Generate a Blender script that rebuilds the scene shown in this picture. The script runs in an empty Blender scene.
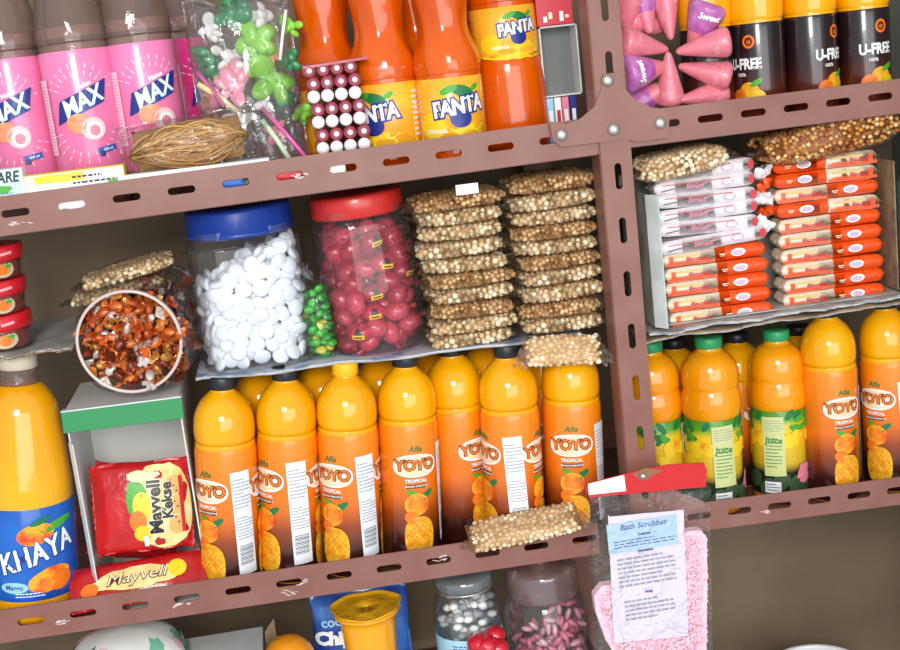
import bpy, bmesh, math, random
from mathutils import Vector, Matrix
from math import sin, cos, pi, radians, atan2, sqrt
random.seed(7)
SC = bpy.context.scene
COL = SC.collection

# ------------------------------------------------------------------ camera
F = 1300.0
YAW, PITCH, ROLL = radians(6.5), radians(12.3), radians(-6.5)
_f = Vector((sin(YAW)*cos(PITCH), cos(YAW)*cos(PITCH), -sin(PITCH)))
_r0 = Vector((cos(YAW), -sin(YAW), 0))
_u0 = _r0.cross(_f)
_r = _r0*cos(ROLL) + _u0*sin(ROLL)
_u = -_r0*sin(ROLL) + _u0*cos(ROLL)
CAM = Vector((0, 0, 1.5)) - _f*1.37
cd = bpy.data.cameras.new('camera')
cam = bpy.data.objects.new('camera', cd)
COL.objects.link(cam)
cd.sensor_width = 36
cd.lens = 36*F/900
cd.clip_start = 0.02
m = Matrix((( _r.x, _u.x, -_f.x), (_r.y, _u.y, -_f.y), (_r.z, _u.z, -_f.z))).to_4x4()
m.translation = CAM
cam.matrix_world = m
SC.camera = cam

# ------------------------------------------------------------------ light
w = bpy.data.worlds.new('world')
SC.world = w
w.use_nodes = True
w.node_tree.nodes['Background'].inputs[0].default_value = (0.80, 0.90, 1.0, 1)
w.node_tree.nodes['Background'].inputs[1].default_value = 0.75
def area(name, loc, target, sx, sy, power, col=(1, 1, 1)):
    l = bpy.data.lights.new(name, 'AREA')
    l.shape = 'RECTANGLE'; l.size = sx; l.size_y = sy; l.energy = power; l.color = col
    o = bpy.data.objects.new(name, l)
    COL.objects.link(o)
    o.location = loc
    o.rotation_euler = (Vector(target)-Vector(loc)).to_track_quat('-Z', 'Y').to_euler()
    return o
area('daylight_opening', (-0.45, -2.6, 2.45), (0, 0, 1.45), 0.7, 0.6, 42, (1, 0.985, 0.96))
area('shop_front_daylight', (0.4, -3.0, 1.7), (0, 0, 1.4), 2.6, 1.5, 44, (0.95, 0.98, 1))
SC.view_settings.view_transform = 'Standard'
SC.view_settings.look = 'None'
SC.view_settings.exposure = -0.04
SC.view_settings.gamma = 1
SC.view_settings.use_curve_mapping = False
SC.cycles.transparent_max_bounces = 24

# ------------------------------------------------------------------ helpers
def P(px, py, Y):
    """the point at depth Y seen towards (px, py) of the photograph"""
    d = _f + _r*((px-450)/F) - _u*((py-325)/F)
    t = (Y-CAM.y)/d.y
    return CAM + d*t
def proj(v):
    q = Vector(v)-CAM
    z = q.dot(_f)
    return 450+F*q.dot(_r)/z, 325-F*q.dot(_u)/z

def lin(c):
    return tuple(((x/255)/12.92 if x/255 <= 0.04045 else ((x/255+0.055)/1.055)**2.4) for x in c)

MATS = {}
def mat(name, c=(128, 128, 128), rough=0.5, metal=0, coat=0, c2=None, scale=40, bump=0, bscale=60, mix=0.5, sss=0, stretch=None, spec=0.5, trans=0, lohi=(0.35, 0.65)):
    if name in MATS: return MATS[name]
    m = bpy.data.materials.new(name); m.use_nodes = True
    nt = m.node_tree; b = nt.nodes['Principled BSDF']
    b.inputs['Base Color'].default_value = (*lin(c), 1)
    b.inputs['Roughness'].default_value = rough
    b.inputs['Metallic'].default_value = metal
    b.inputs['Coat Weight'].default_value = coat
    b.inputs['Coat Roughness'].default_value = 0.06
    b.inputs['Specular IOR Level'].default_value = spec
    b.inputs['Transmission Weight'].default_value = trans
    if sss:
        b.inputs['Subsurface Weight'].default_value = sss
        b.inputs['Subsurface Scale'].default_value = 0.01
    tc = nt.nodes.new('ShaderNodeTexCoord')
    src = tc.outputs['Object']
    if stretch:
        mp = nt.nodes.new('ShaderNodeMapping'); mp.inputs['Scale'].default_value = stretch
        nt.links.new(src, mp.inputs[0]); src = mp.outputs[0]
    if c2:
        n = nt.nodes.new('ShaderNodeTexNoise'); n.inputs['Scale'].default_value = scale; n.inputs['Detail'].default_value = 4
        nt.links.new(src, n.inputs['Vector'])
        r = nt.nodes.new('ShaderNodeValToRGB')
        r.color_ramp.elements[0].position = lohi[0]; r.color_ramp.elements[1].position = lohi[1]
        r.color_ramp.elements[0].color = (*lin(c), 1); r.color_ramp.elements[1].color = (*lin(c2), 1)
        nt.links.new(n.outputs['Fac'], r.inputs[0]); nt.links.new(r.outputs[0], b.inputs['Base Color'])
    if bump:
        n = nt.nodes.new('ShaderNodeTexNoise'); n.inputs['Scale'].default_value = bscale; n.inputs['Detail'].default_value = 3
        nt.links.new(src, n.inputs['Vector'])
        k = nt.nodes.new('ShaderNodeBump'); k.inputs['Strength'].default_value = bump; k.inputs['Distance'].default_value = 0.004
        nt.links.new(n.outputs['Fac'], k.inputs['Height']); nt.links.new(k.outputs[0], b.inputs['Normal'])
    MATS[name] = m
    return m

def film(name, tint=(255, 255, 255), haze=0.05, gloss=0.12, rough=0.1, bump=0.5, bscale=50, hc=(235, 235, 235), fr=0.55):
    """thin clear plastic: see-through, a little milky, with its own sheen"""
    if name in MATS: return MATS[name]
    m = bpy.data.materials.new(name); m.use_nodes = True
    nt = m.node_tree; nt.nodes.remove(nt.nodes['Principled BSDF'])
    out = nt.nodes['Material Output']
    t = nt.nodes.new('ShaderNodeBsdfTransparent'); t.inputs[0].default_value = (*lin(tint), 1)
    d = nt.nodes.new('ShaderNodeBsdfDiffuse'); d.inputs[0].default_value = (*lin(hc), 1)
    g = nt.nodes.new('ShaderNodeBsdfGlossy'); g.inputs['Roughness'].default_value = rough
    m1 = nt.nodes.new('ShaderNodeMixShader'); m1.inputs[0].default_value = haze
    nt.links.new(t.outputs[0], m1.inputs[1]); nt.links.new(d.outputs[0], m1.inputs[2])
    lw = nt.nodes.new('ShaderNodeLayerWeight'); lw.inputs[0].default_value = 0.35
    ma = nt.nodes.new('ShaderNodeMath'); ma.operation = 'MULTIPLY_ADD'
    ma.inputs[1].default_value = fr; ma.inputs[2].default_value = gloss*0.5; ma.use_clamp = True
    nt.links.new(lw.outputs['Fresnel'], ma.inputs[0])
    m2 = nt.nodes.new('ShaderNodeMixShader')
    nt.links.new(ma.outputs[0], m2.inputs[0]); nt.links.new(m1.outputs[0], m2.inputs[1]); nt.links.new(g.outputs[0], m2.inputs[2])
    nt.links.new(m2.outputs[0], out.inputs[0])
    if bump:
        tc = nt.nodes.new('ShaderNodeTexCoord')
        n = nt.nodes.new('ShaderNodeTexNoise'); n.inputs['Scale'].default_value = bscale; n.inputs['Detail'].default_value = 3
        n.inputs['Distortion'].default_value = 1.0
        nt.links.new(tc.outputs['Object'], n.inputs['Vector'])
        k = nt.nodes.new('ShaderNodeBump'); k.inputs['Strength'].default_value = bump; k.inputs['Distance'].default_value = 0.006
        nt.links.new(n.outputs['Fac'], k.inputs['Height'])
        nt.links.new(k.outputs[0], g.inputs['Normal']); nt.links.new(k.outputs[0], lw.inputs['Normal'])
    MATS[name] = m
    return m

class MB:
    def __init__(s): s.v = []; s.f = []; s.m = []; s.mats = []; s.M = Matrix.Identity(4); s.sm = []
    def mi(s, mt):
        if mt not in s.mats: s.mats.append(mt)
        return s.mats.index(mt)
    def raw(s, vs, fs, mt, smooth=True):
        o = len(s.v); k = s.mi(mt)
        s.v += [s.M @ Vector(p) for p in vs]
        for f in fs: s.f.append([i+o for i in f]); s.m.append(k); s.sm.append(smooth)
        return s
    def lathe(s, prof, mt, seg=36, sq=2.0, cap=True, wave=None):
        """profile of (r, z); sq > 2 squares the section; wave(a, z) scales the radius"""
        vs = []; fs = []
        for r, z in prof:
            for i in range(seg):
                a = 2*pi*i/seg
                k = 1.0 if sq == 2 else (abs(cos(a))**sq+abs(sin(a))**sq)**(-1/sq)
                if wave: k *= wave(a, z)
                vs.append((r*k*cos(a), r*k*sin(a), z))
        n = len(prof)
        for j in range(n-1):
            for i in range(seg):
                a, b = j*seg+i, j*seg+(i+1) % seg
                fs.append((a, b, b+seg, a+seg))
        if cap:
            fs.append(list(range(seg))[::-1]); fs.append([(n-1)*seg+i for i in range(seg)])
        return s.raw(vs, fs, mt)
    def box(s, a, b, mt, bev=0.0):
        bm = bmesh.new(); bmesh.ops.create_cube(bm, size=1)
        for v in bm.verts:
            v.co = Vector([(a[i]+b[i])/2+v.co[i]*(b[i]-a[i]) for i in range(3)])
        if bev: bmesh.ops.bevel(bm, geom=bm.edges[:], offset=bev, segments=2, affect='EDGES', profile=0.5)
        return s.bm(bm, mt, False)
    def bm(s, bm, mt, smooth=True):
        bm.verts.index_update()
        s.raw([v.co.copy() for v in bm.verts], [[v.index for v in f.verts] for f in bm.faces], mt, smooth)
        bm.free(); return s
    def tube(s, pts, r, mt, seg=8, closed=False):
        pts = [Vector(p) for p in pts]; n = len(pts); vs = []; fs = []
        for i, p in enumerate(pts):
            a = pts[(i-1) % n] if closed or i else p
            b = pts[(i+1) % n] if closed or i < n-1 else p
            t = (b-a).normalized(); h = Vector((0, 0, 1)) if abs(t.z) < 0.9 else Vector((1, 0, 0))
            x = t.cross(h).normalized(); y = x.cross(t)
            rr = r[i] if isinstance(r, (list, tuple)) else r
            for k in range(seg): vs.append(p+x*rr*cos(2*pi*k/seg)+y*rr*sin(2*pi*k/seg))
        for i in range(n if closed else n-1):
            for k in range(seg):
                a = i*seg+k; b = i*seg+(k+1) % seg; j = ((i+1) % n)*seg
                fs.append((a, b, j+(k+1) % seg, j+k))
        if not closed: fs.append(list(range(seg))[::-1]); fs.append([(n-1)*seg+k for k in range(seg)])
        return s.raw(vs, fs, mt)
    def ball(s, c, r, mt, sub=2, sc=(1, 1, 1), rot=None):
        bm = bmesh.new(); bmesh.ops.create_icosphere(bm, subdivisions=sub, radius=1)
        M = Matrix.Translation(c) @ (rot.to_matrix().to_4x4() if rot else Matrix.Identity(4)) @ Matrix.Diagonal((r*sc[0], r*sc[1], r*sc[2], 1))
        bm.transform(M); return s.bm(bm, mt)
    def pillow(s, w, h, t, mt, nu=26, nv=14, pu=2.4, pv=2.4, crimp=0.08, wr=0.0, seed=0, teeth=0):
        """a filled packet lying flat in X-Y, w x h, t thick, sealed along its short ends"""
        rnd = random.Random(seed); ph = [rnd.uniform(0, 6.28) for _ in range(6)]
        vs = []; fs = []
        for sd in (1, -1):
            for j in range(nv+1):
                for i in range(nu+1):
                    u = -1+2*i/nu; v = -1+2*j/nv
                    uu = min(1, abs(u)/(1-crimp))
                    z = t/2*(max(0, 1-uu**pu)**0.5)*(max(0, 1-abs(v)**pv)**0.5)
                    k = 1-0.05*(1-z/(t/2)) if crimp else 1
                    z = sd*z+wr*t*(sin(5*u+ph[0])*sin(4*v+ph[1])*.5+sin(11*u+ph[2]+3*v)*.25+sin(9*v+ph[3]-4*u)*.25)*(1 if sd > 0 else .8)
                    x = w/2*u
                    if teeth and i in (0, nu): x += (0.002 if j % 2 else 0)*(1 if u < 0 else -1)
                    y = h/2*v*(1 if uu < 1 else 1.02) + wr*h*.15*sin(6*u+ph[4])*abs(v)
                    vs.append((x, y, z))
        o = (nv+1)*(nu+1)
        for j in range(nv):
            for i in range(nu):
                a = j*(nu+1)+i
                fs.append((a, a+1, a+nu+2, a+nu+1)); fs.append((o+a, o+a+nu+1, o+a+nu+2, o+a+1))
        for i in range(nu):
            a = i; fs.append((o+a, o+a+1, a+1, a)); a = nv*(nu+1)+i; fs.append((a, a+1, o+a+1, o+a))
        for j in range(nv):
            a = j*(nu+1); fs.append((a, a+nu+1, o+a+nu+1, o+a)); a += nu; fs.append((o+a, o+a+nu+1, a+nu+1, a))
        return s.raw(vs, fs, mt)
    def mesh(s, name):
        me = bpy.data.meshes.new(name)
        me.from_pydata(s.v, [], s.f)
        for mt in s.mats: me.materials.append(mt)
        me.polygons.foreach_set('material_index', s.m)
        me.polygons.foreach_set('use_smooth', s.sm)
        me.update()
        return me
    def build(s, name, parent=None, solid=0):
        o = bpy.data.objects.new(name, s.mesh(name)); COL.objects.link(o)
        if parent: o.parent = parent
        if solid:
            k = o.modifiers.new('thickness', 'SOLIDIFY'); k.thickness = solid; k.offset = 0
        return o
def sharp(o, ang=35):
    o.data.set_sharp_from_angle(angle=radians(ang)); return o

def tag(o, label=None, cat=None, group=None, kind=None):
    if label: o['label'] = label
    if cat: o['category'] = cat
    if group: o['group'] = group
    if kind: o['kind'] = kind
    return o
def empty(name, label, cat, group=None):
    o = bpy.data.objects.new(name, None); COL.objects.link(o); o.empty_display_size = 0.02
    return tag(o, label, cat, group)
def children(o): return [c for c in COL.objects if c.parent == o]
TREE = {}
def copy_tree(o, label=None, parent=None):
    c = o.copy(); COL.objects.link(c); c.parent = parent
    if label: c['label'] = label
    for ch in children(o): copy_tree(ch, None, c)
    return c

# --- printing: shapes laid on a cylinder or a flat face
_TX = {}
def text_geo(s, size=1.0, bold=0.0, shear=0.0, space=1.0, cut=None):
    key = (s, bold, shear, space)
    if key not in _TX:
        c = bpy.data.curves.new('lettering', 'FONT'); c.body = s; c.size = 1; c.offset = bold; c.shear = shear
        c.align_x = 'CENTER'; c.align_y = 'CENTER'; c.resolution_u = 3; c.space_character = space
        o = bpy.data.objects.new('lettering', c); COL.objects.link(o)
        bpy.context.view_layer.update()
        me = bpy.data.meshes.new_from_object(o.evaluated_get(bpy.context.evaluated_depsgraph_get()))
        bpy.data.objects.remove(o); bpy.data.curves.remove(c)
        _TX[key] = ([(v.co.x, v.co.y) for v in me.vertices], [list(p.vertices) for p in me.polygons])
        bpy.data.meshes.remove(me)
    V, Fc = _TX[key]
    return [(x*size, y*size) for x, y in V], Fc

class Print(MB):
    def __init__(s, fn): super().__init__(); s.fn = fn; s.lv = 0
    def put(s, pts, fs, mt, maxe=None):
        s.lv += 1; off = 0.0003+0.000035*s.lv
        if maxe:
            bm = bmesh.new(); vv = [bm.verts.new((x, y, 0)) for x, y in pts]
            for f in fs:
                try: bm.faces.new([vv[i] for i in f])
                except ValueError: pass
            for _ in range(4):
                es = [e for e in bm.edges if e.calc_length() > maxe]
                if not es: break
                bmesh.ops.subdivide_edges(bm, edges=es, cuts=1)
                bmesh.ops.triangulate(bm, faces=[f for f in bm.faces if len(f.verts) > 4])
            bm.verts.index_update()
            pts = [(v.co.x, v.co.y) for v in bm.verts]; fs = [[v.index for v in f.verts] for f in bm.faces]; bm.free()
        s.raw([s.fn(x, y, off) for x, y in pts], fs, mt, False)
        return s
    def quad(s, c, mt, n=8):
        """c: four corners bl, br, tr, tl"""
        pts = []; fs = []
        for j in range(3):
            for i in range(n+1):
                u, v = i/n, j/2
                a = Vector(c[0]).lerp(Vector(c[1]), u); b = Vector(c[3]).lerp(Vector(c[2]), u); q = a.lerp(b, v)
                pts.append((q.x, q.y))
        for j in range(2):
            for i in range(n): a = j*(n+1)+i; fs.append((a, a+1, a+n+2, a+n+1))
        return s.put(pts, fs, mt)
    def rect(s, x, y, w, h, mt, rot=0):
        c, q = cos(rot), sin(rot)
        return s.quad([(x+c*a*w/2-q*b*h/2, y+q*a*w/2+c*b*h/2) for a, b in ((-1, -1), (1, -1), (1, 1), (-1, 1))], mt)
    def ell(s, x, y, rx, ry, mt, n=24, rot=0, p=2.0, wob=0, seed=0):
        rn = random.Random(seed); ks = [1+wob*rn.uniform(-1, 1) for _ in range(n)]
        pts = [(x, y)]; fs = []
        for ring in (0.5, 1.0):
            for i in range(n):
                a = 2*pi*i/n; k = (abs(cos(a))**p+abs(sin(a))**p)**(-1/p)*ring*ks[i]
                ex, ey = rx*k*cos(a), ry*k*sin(a)
                pts.append((x+ex*cos(rot)-ey*sin(rot), y+ex*sin(rot)+ey*cos(rot)))
        for i in range(n):
            j = (i+1) % n
            fs.append((0, 1+i, 1+j)); fs.append((1+i, 1+n+i, 1+n+j, 1+j))
        return s.put(pts, fs, mt)
    def text(s, t, x, y, size, mt, bold=0.0, shear=0.0, rot=0, maxe=0.006, space=1.0, sx=1.0):
        V, Fc = text_geo(t, size, bold, shear, space)
        c, q = cos(rot), sin(rot)
        return s.put([(x+c*a*sx-q*b, y+q*a*sx+c*b) for a, b in V], Fc, mt, maxe)
    def lines(s, x, y, w, h, n, mt, rot=0, seed=0, th=0.35):
        """rows of tiny illegible print: broken dashes"""
        rn = random.Random(seed); pts = []; fs = []
        for k in range(n):
            yy = h/2-h*(k+.5)/n; xx = -w/2; t = h/n*th/2
            end = w/2*(1 if k % 4 else rn.uniform(.2, .8))
            while xx < end:
                l = w*rn.uniform(.05, .14); o = len(pts)
                for a, b in ((xx, yy-t), (min(xx+l, end), yy-t), (min(xx+l, end), yy+t), (xx, yy+t)):
                    pts.append((x+a*cos(rot)-b*sin(rot), y+a*sin(rot)+b*cos(rot)))
                fs.append((o, o+1, o+2, o+3)); xx += l+w*.025
        return s.put(pts, fs, mt)
def cyl(R, th=0.0, z=0.0):
    """printing that starts at angle th (0 faces the aisle) and height z"""
    def fn(u, v, off):
        a = th+u/R; r = R+off
        return (r*sin(a), -r*cos(a), z+v)
    return fn
def flat(M=None):
    M = M or Matrix.Identity(4)
    return lambda u, v, off: M @ Vector((u, -off, v))

# --- shelf lines
class Shelf:
    """top of a shelf board; its front bottom edge runs through two measured points"""
    def __init__(s, a, b, Y=0, dz=0.0):
        A = P(*a, Y); B = P(*b, Y); s.A = A; s.B = B; s.k = (B.z-A.z)/(B.x-A.x); s.dz = dz
    def z(s, X): return s.A.z+s.k*(X-s.A.x)+s.dz
    def at(s, px, Y):
        X = 0.0
        for _ in range(30):
            q = proj((X, Y, s.z(X))); X += (px-q[0])*1.05e-3
        return Vector((X, Y, s.z(X)))
def stand(o, sh, px, Y, tx, ty, H, wpx=None, R=None, spin=0.0):
    """stands o (H tall, radius R in its own units) on shelf sh so that its top reaches (tx, ty)"""
    b = sh.at(px, Y) if isinstance(sh, Shelf) else P(px, sh, Y)
    t = P(tx, ty, Y); ax = t-b; lean = atan2(ax.x, ax.z)
    sz = ax.length/H
    s = (wpx*(b.y-CAM.y)*1.03/F)/(2*R) if wpx else sz
    b = b+Vector((0, 0, abs(sin(lean))*(R or 0)*s))
    o.location = b
    o.rotation_mode = 'QUATERNION'
    o.rotation_quaternion = (Matrix.Rotation(lean, 3, 'Y') @ Matrix.Rotation(spin, 3, 'Z')).to_quaternion()
    o.scale = (s, s, sz)
    return o
ORD = ['topmost', 'second', 'third', 'fourth', 'fifth', 'sixth', 'seventh', 'eighth', 'ninth', 'tenth', 'eleventh', 'twelfth', 'thirteenth']

# ------------------------------------------------------------------ materials
STEEL = mat('painted_angle_steel', (132, 82, 68), 0.45, c2=(146, 100, 88), scale=18, bump=0.08, bscale=40, lohi=(.3, .75))
STEEL2 = mat('painted_shelf_sheet', (112, 74, 62), 0.55, c2=(130, 88, 76), scale=14)
BOLT = mat('zinc_bolt', (205, 200, 190), 0.3, 0.8)
CARDG = mat('grey_card', (188, 186, 178), 0.8, c2=(150, 146, 138), scale=30, bump=0.2)
CARDW = mat('white_card', (226, 228, 224), 0.7, c2=(205, 208, 204), scale=30)
CARDB = mat('brown_corrugated', (168, 138, 104), 0.85, c2=(126, 102, 78), scale=60)
WHITE = mat('white_print', (245, 245, 242), 0.45)
CREAM = mat('cream_print', (240, 222, 176), 0.45)
BLACK = mat('black_print', (28, 26, 30), 0.4)
NAVY = mat('navy_print', (30, 48, 130), 0.35)
BLUE = mat('blue_print', (24, 92, 178), 0.35)
LBLUE = mat('light_blue_print', (150, 205, 230), 0.4)
RED = mat('red_print', (206, 30, 34), 0.35)
GREEN = mat('green_print', (70, 165, 45), 0.4)
DGREEN = mat('dark_green_print', (20, 120, 62), 0.45)
YEL = mat('yellow_print', (248, 205, 30), 0.35)
ORG = mat('orange_print', (238, 120, 24), 0.35)
MANGO = mat('mango_print', (250, 170, 30), 0.4, c2=(226, 74, 22), scale=45, lohi=(.45, .62))
PINE = mat('pineapple_print', (250, 196, 40), 0.4, c2=(226, 140, 22), scale=120)
BROWN = mat('brown_print', (90, 30, 18), 0.4)
GREYP = mat('grey_print', (150, 150, 150), 0.5)
PINKP = mat('pink_print', (232, 130, 150), 0.4)
CLEAR = film('clear_film', gloss=0.05, haze=0.015, bump=0.8, bscale=60, rough=0.12, fr=.42)
CLEARN = film('clear_nut_film', tint=(253, 248, 240), gloss=0.02, haze=0.03, bump=0.8, bscale=90, rough=0.2, hc=(220, 200, 175))
GLASS = film('clear_jar_wall', gloss=0.03, haze=0.03, bump=0.0, rough=0.05)
PET = film('clear_bottle_wall', tint=(222, 204, 196), gloss=0.04, haze=0.34, bump=0.35, bscale=25, rough=0.08, hc=(160, 136, 126))

# ------------------------------------------------------------------ setting
def struct(o): o['kind'] = 'structure'; return o
WY = 0.335
WALL = mat('brown_painted_wall', (132, 112, 88), 0.75, c2=(116, 98, 75), scale=7, bump=0.05)
mb = MB(); mb.box((-1.3, WY, 0), (0.72, WY+0.05, 2.6), WALL); struct(mb.build('wall_back'))
mb = MB(); mb.box((-1.3, -1.2, -0.05), (0.72, WY+0.05, 0), mat('concrete_floor', (120, 112, 104), 0.8, c2=(140, 132, 124), scale=9)); struct(mb.build('floor'))
GW = mat('grey_green_wall', (138, 142, 130), 0.7, c2=(120, 124, 114), scale=8)
mb = MB(); mb.box((0.66, -0.25, 0), (0.72, WY, 2.6), GW); struct(mb.build('wall_right'))

# ------------------------------------------------------------------ rack
rack = empty('shelving_rack', 'brown painted rack of slotted angle steel that carries all the goods', 'shelf rack')
rack.location = (0.19, 0.15, 0)
def rpart(mb, name, **k):
    o = mb.build(name, rack, **k); o.matrix_parent_inverse = Matrix.Translation((-0.19, -0.15, 0)); return o

def slotted(A, up, L, H, pitch, first, sl, sh, vert_mid=0.5, n=None):
    """a plate of length L from A along X (or down), height H, with long round-ended slots"""
    vs = []; fs = []; mb = MB()
    # profile of one tile around one slot
    edges = [0.0]; x = first
    cs = []
    while x < L-pitch*0.2: cs.append(x); x += pitch
    cuts = [0.0]+[(cs[i]+cs[i+1])/2 for i in range(len(cs)-1)]+[L]
    def quadp(p): return p
    for i, c in enumerate(cs):
        x0, x1 = cuts[i], cuts[i+1]
        ym = H*vert_mid; r = sh/2; K = 5
        top = [(c-sl/2+r-r*cos(pi/2*k/K), ym+r*sin(pi/2*k/K)) for k in range(K+1)]+[(c+sl/2-r+r*sin(pi/2*k/K), ym+r*cos(pi/2*k/K)) for k in range(K+1)]
        bot = [(x, 2*ym-y) for x, y in top]
        for pts, ye in ((top, H), (bot, 0.0)):
            # strips between the slot outline and the plate's edge
            out = [(x0, ym)]+pts+[(x1, ym)]
            o = len(vs)
            for (a, b) in out: vs.append((a, b)); vs.append((a, ye))
            for k in range(len(out)-1):
                q = (o+2*k, o+2*k+2, o+2*k+3, o+2*k+1)
                fs.append(q if ye > 0 else q[::-1])
    return vs, fs

def lip(name, a, b, h_px_a, sh_px, pitch, board_x, zflip=False):
    A = P(*a, 0.0); B = P(*b, 0.0)
    d = (B-A); L = d.length; d.normalize(); n = Vector((-d.z, 0, d.x))
    H = h_px_a
    first = (P(*sh_px, 0.0)-A).dot(d) % pitch
    vs, fs = slotted(None, None, L, H, pitch, first, 0.0275, 0.0075, 0.54)
    mb = MB()
    mb.raw([A+d*x+n*y for x, y in vs], fs, STEEL, False)
    o = rpart(mb, 'shelf_rail', solid=0.002)
    mb = MB()      # its flange and the shelf sheet behind it
    f = MB()
    def slab(x0, x1, y0, y1, z0, z1, mt):
        p = [A+d*x0, A+d*x1]
        c = []
        for y in (y0, y1):
            for q in p:
                for z in (z0, z1): c.append(Vector((q.x, y, q.z+z)))
        return c, [(0, 2, 3, 1), (4, 5, 7, 6), (0, 1, 5, 4), (2, 6, 7, 3), (1, 3, 7, 5), (0, 4, 6, 2)]
    c, ff = slab(board_x[0], L+board_x[1], 0.0015, 0.036, -0.001, 0.001, STEEL)
    mb.raw(c, ff, STEEL, False); rpart(mb, 'rail_flange')
    c, ff = slab(board_x[0], L+board_x[1], 0.004, 0.318, 0.001, 0.003, STEEL2)
    f.raw(c, ff, STEEL2, False); rpart(f, 'shelf_sheet')
    # rear rail
    g = MB(); c, ff = slab(board_x[0], L+board_x[1], 0.319, 0.3215, 0, 0.038, STEEL); g.raw(c, ff, STEEL, False); rpart(g, 'rear_rail')
lip('A', (-90, 248.3), (600, 153.8), 0.0385, (15, 210), 0.0545, (0, 0))
lip('B', (-90, 656.5), (600, 553.5), 0.0365, (30, 617), 0.0545, (0, 0))
lip('C', (622, 148.1), (985, 102), 0.036, (710, 117), 0.047, (0, 0))
lip('D', (650, 537.5), (985, 493), 0.033, (739, 506), 0.047, (0, 0))
SA = Shelf((0, 236), (592, 155), dz=0.0032); SB = Shelf((0, 643), (590, 555), dz=0.0032)
SCR = Shelf((630, 147), (900, 113), dz=0.0032); SD = Shelf((707, 530), (900, 504), dz=0.0032)

def upright(X, Y, face_w, slots):
    mb = MB()
    V0 = []
    L = 1.3; z0 = 0.85
    vs, fs = slotted(None, None, L, face_w, 0.0575, slots, 0.0275, 0.0075, 0.52)
    mb.raw([(X+y, Y, z0+x) for x, y in vs], [f[::-1] for f in fs], STEEL, False)
    rpart(mb, 'upright', solid=0.002)
    m2 = MB(); m2.box((X-0.001, Y+0.001, z0), (X+0.001, Y+0.037, z0+L), STEEL); rpart(m2, 'upright_flange')
xu = 0.1765
zs = P(627, 283, 0).z-0.85
upright(xu, -0.0035, 0.0325, zs % 0.0575)
m3 = MB(); m3.box((0.150, 0.295, 0.85), (0.185, 0.298, 2.15), STEEL); m3.box((0.183, 0.2985, 0.85), (0.185, 0.325, 2.15), STEEL); rpart(m3, 'rear_upright')
for x in (-0.60, 0.560):
    m3 = MB(); m3.box((x, -0.003, 0.0), (x+0.036, 0.0, 2.15), STEEL); m3.box((x, 0.0, 0), (x+0.002, 0.034, 2.15), STEEL); rpart(m3, 'outer_upright')

def gusset(outline, name='gusset_plate', Y=-0.0062):
    pts = [P(a, b, Y) for a, b in outline]
    bm = bmesh.new(); vv = [bm.verts.new(p) for p in pts]; f = bm.faces.new(vv)
    r = bmesh.ops.extrude_face_region(bm, geom=[f])
    for v in r['geom']:
        if isinstance(v, bmesh.types.BMVert): v.co.y += 0.002
    mb = MB(); mb.bm(bm, STEEL, False); return rpart(mb, name)
gusset([(549, 121), (553, 140), (561, 147), (594, 143), (627, 139), (636, 142), (668, 138), (670, 113), (664, 109), (650, 107), (634, 99), (625, 88), (621, 72), (603, 74), (601, 90), (594, 107), (580, 119), (565, 124)])
gusset([(655, 515), (706, 510), (712, 506), (700, 500), (682, 494), (668, 484), (662, 470), (658, 462)], 'gusset_plate')
def bolt(px, py, Y=-0.0065):
    c = P(px, py, Y); mb = MB()
    mb.M = Matrix.Translation(c) @ Matrix.Rotation(pi/2, 4, 'X')
    mb.lathe([(0.0062, -0.001), (0.0066, 0.0008), (0.0058, 0.0032), (0.0035, 0.0046), (0.0008, 0.005)], BOLT, 16)
    rpart(mb, 'bolt')
for q in ((607.5, 80.5), (613.5, 129.5), (561.5, 135), (660, 123)): bolt(*q)
def scar(px, py, w, h, seed, sh=None):
    """paint chipped off the rail: bare pale patches"""
    rn = random.Random(seed); mb = Print(lambda u, v, off: P(px, py, -0.0011)+Vector((u, -off*0.5, v)))
    for k in range(7):
        mb.ell(rn.uniform(-w, w)/2*.001, rn.uniform(-h, h)/2*.001, rn.uniform(1, 4)*.001, rn.uniform(.3, 1)*.001, SCAR, 9, rot=rn.uniform(-.5, .5), wob=.4, seed=k)
    rpart(mb, 'chipped_paint')
SCAR = mat('bare_scratched_metal', (205, 190, 184), 0.5)
for k, (a, b, c_, d_) in enumerate(((182, 605, 18, 5), (290, 592, 14, 8), (302, 582, 10, 5), (62, 622, 8, 4), (300, 176, 14, 4), (440, 558, 12, 5), (765, 512, 10, 4), (20, 222, 20, 4))): scar(a, b, c_, d_, k)

# ------------------------------------------------------------------ bottles
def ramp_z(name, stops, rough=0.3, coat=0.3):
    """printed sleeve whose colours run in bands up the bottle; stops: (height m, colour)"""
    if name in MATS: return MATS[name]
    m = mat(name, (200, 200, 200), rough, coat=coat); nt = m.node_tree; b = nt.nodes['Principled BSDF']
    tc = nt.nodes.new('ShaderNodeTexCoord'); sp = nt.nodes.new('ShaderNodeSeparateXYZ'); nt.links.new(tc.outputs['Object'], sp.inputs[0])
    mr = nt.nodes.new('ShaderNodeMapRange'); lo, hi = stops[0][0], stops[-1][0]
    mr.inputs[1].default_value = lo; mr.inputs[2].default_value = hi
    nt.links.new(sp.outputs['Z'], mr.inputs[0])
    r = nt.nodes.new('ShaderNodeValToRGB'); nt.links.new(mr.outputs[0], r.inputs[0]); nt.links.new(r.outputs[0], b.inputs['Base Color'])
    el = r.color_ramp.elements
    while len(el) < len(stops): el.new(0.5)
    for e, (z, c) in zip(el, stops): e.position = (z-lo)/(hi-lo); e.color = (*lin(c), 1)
    return m
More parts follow.
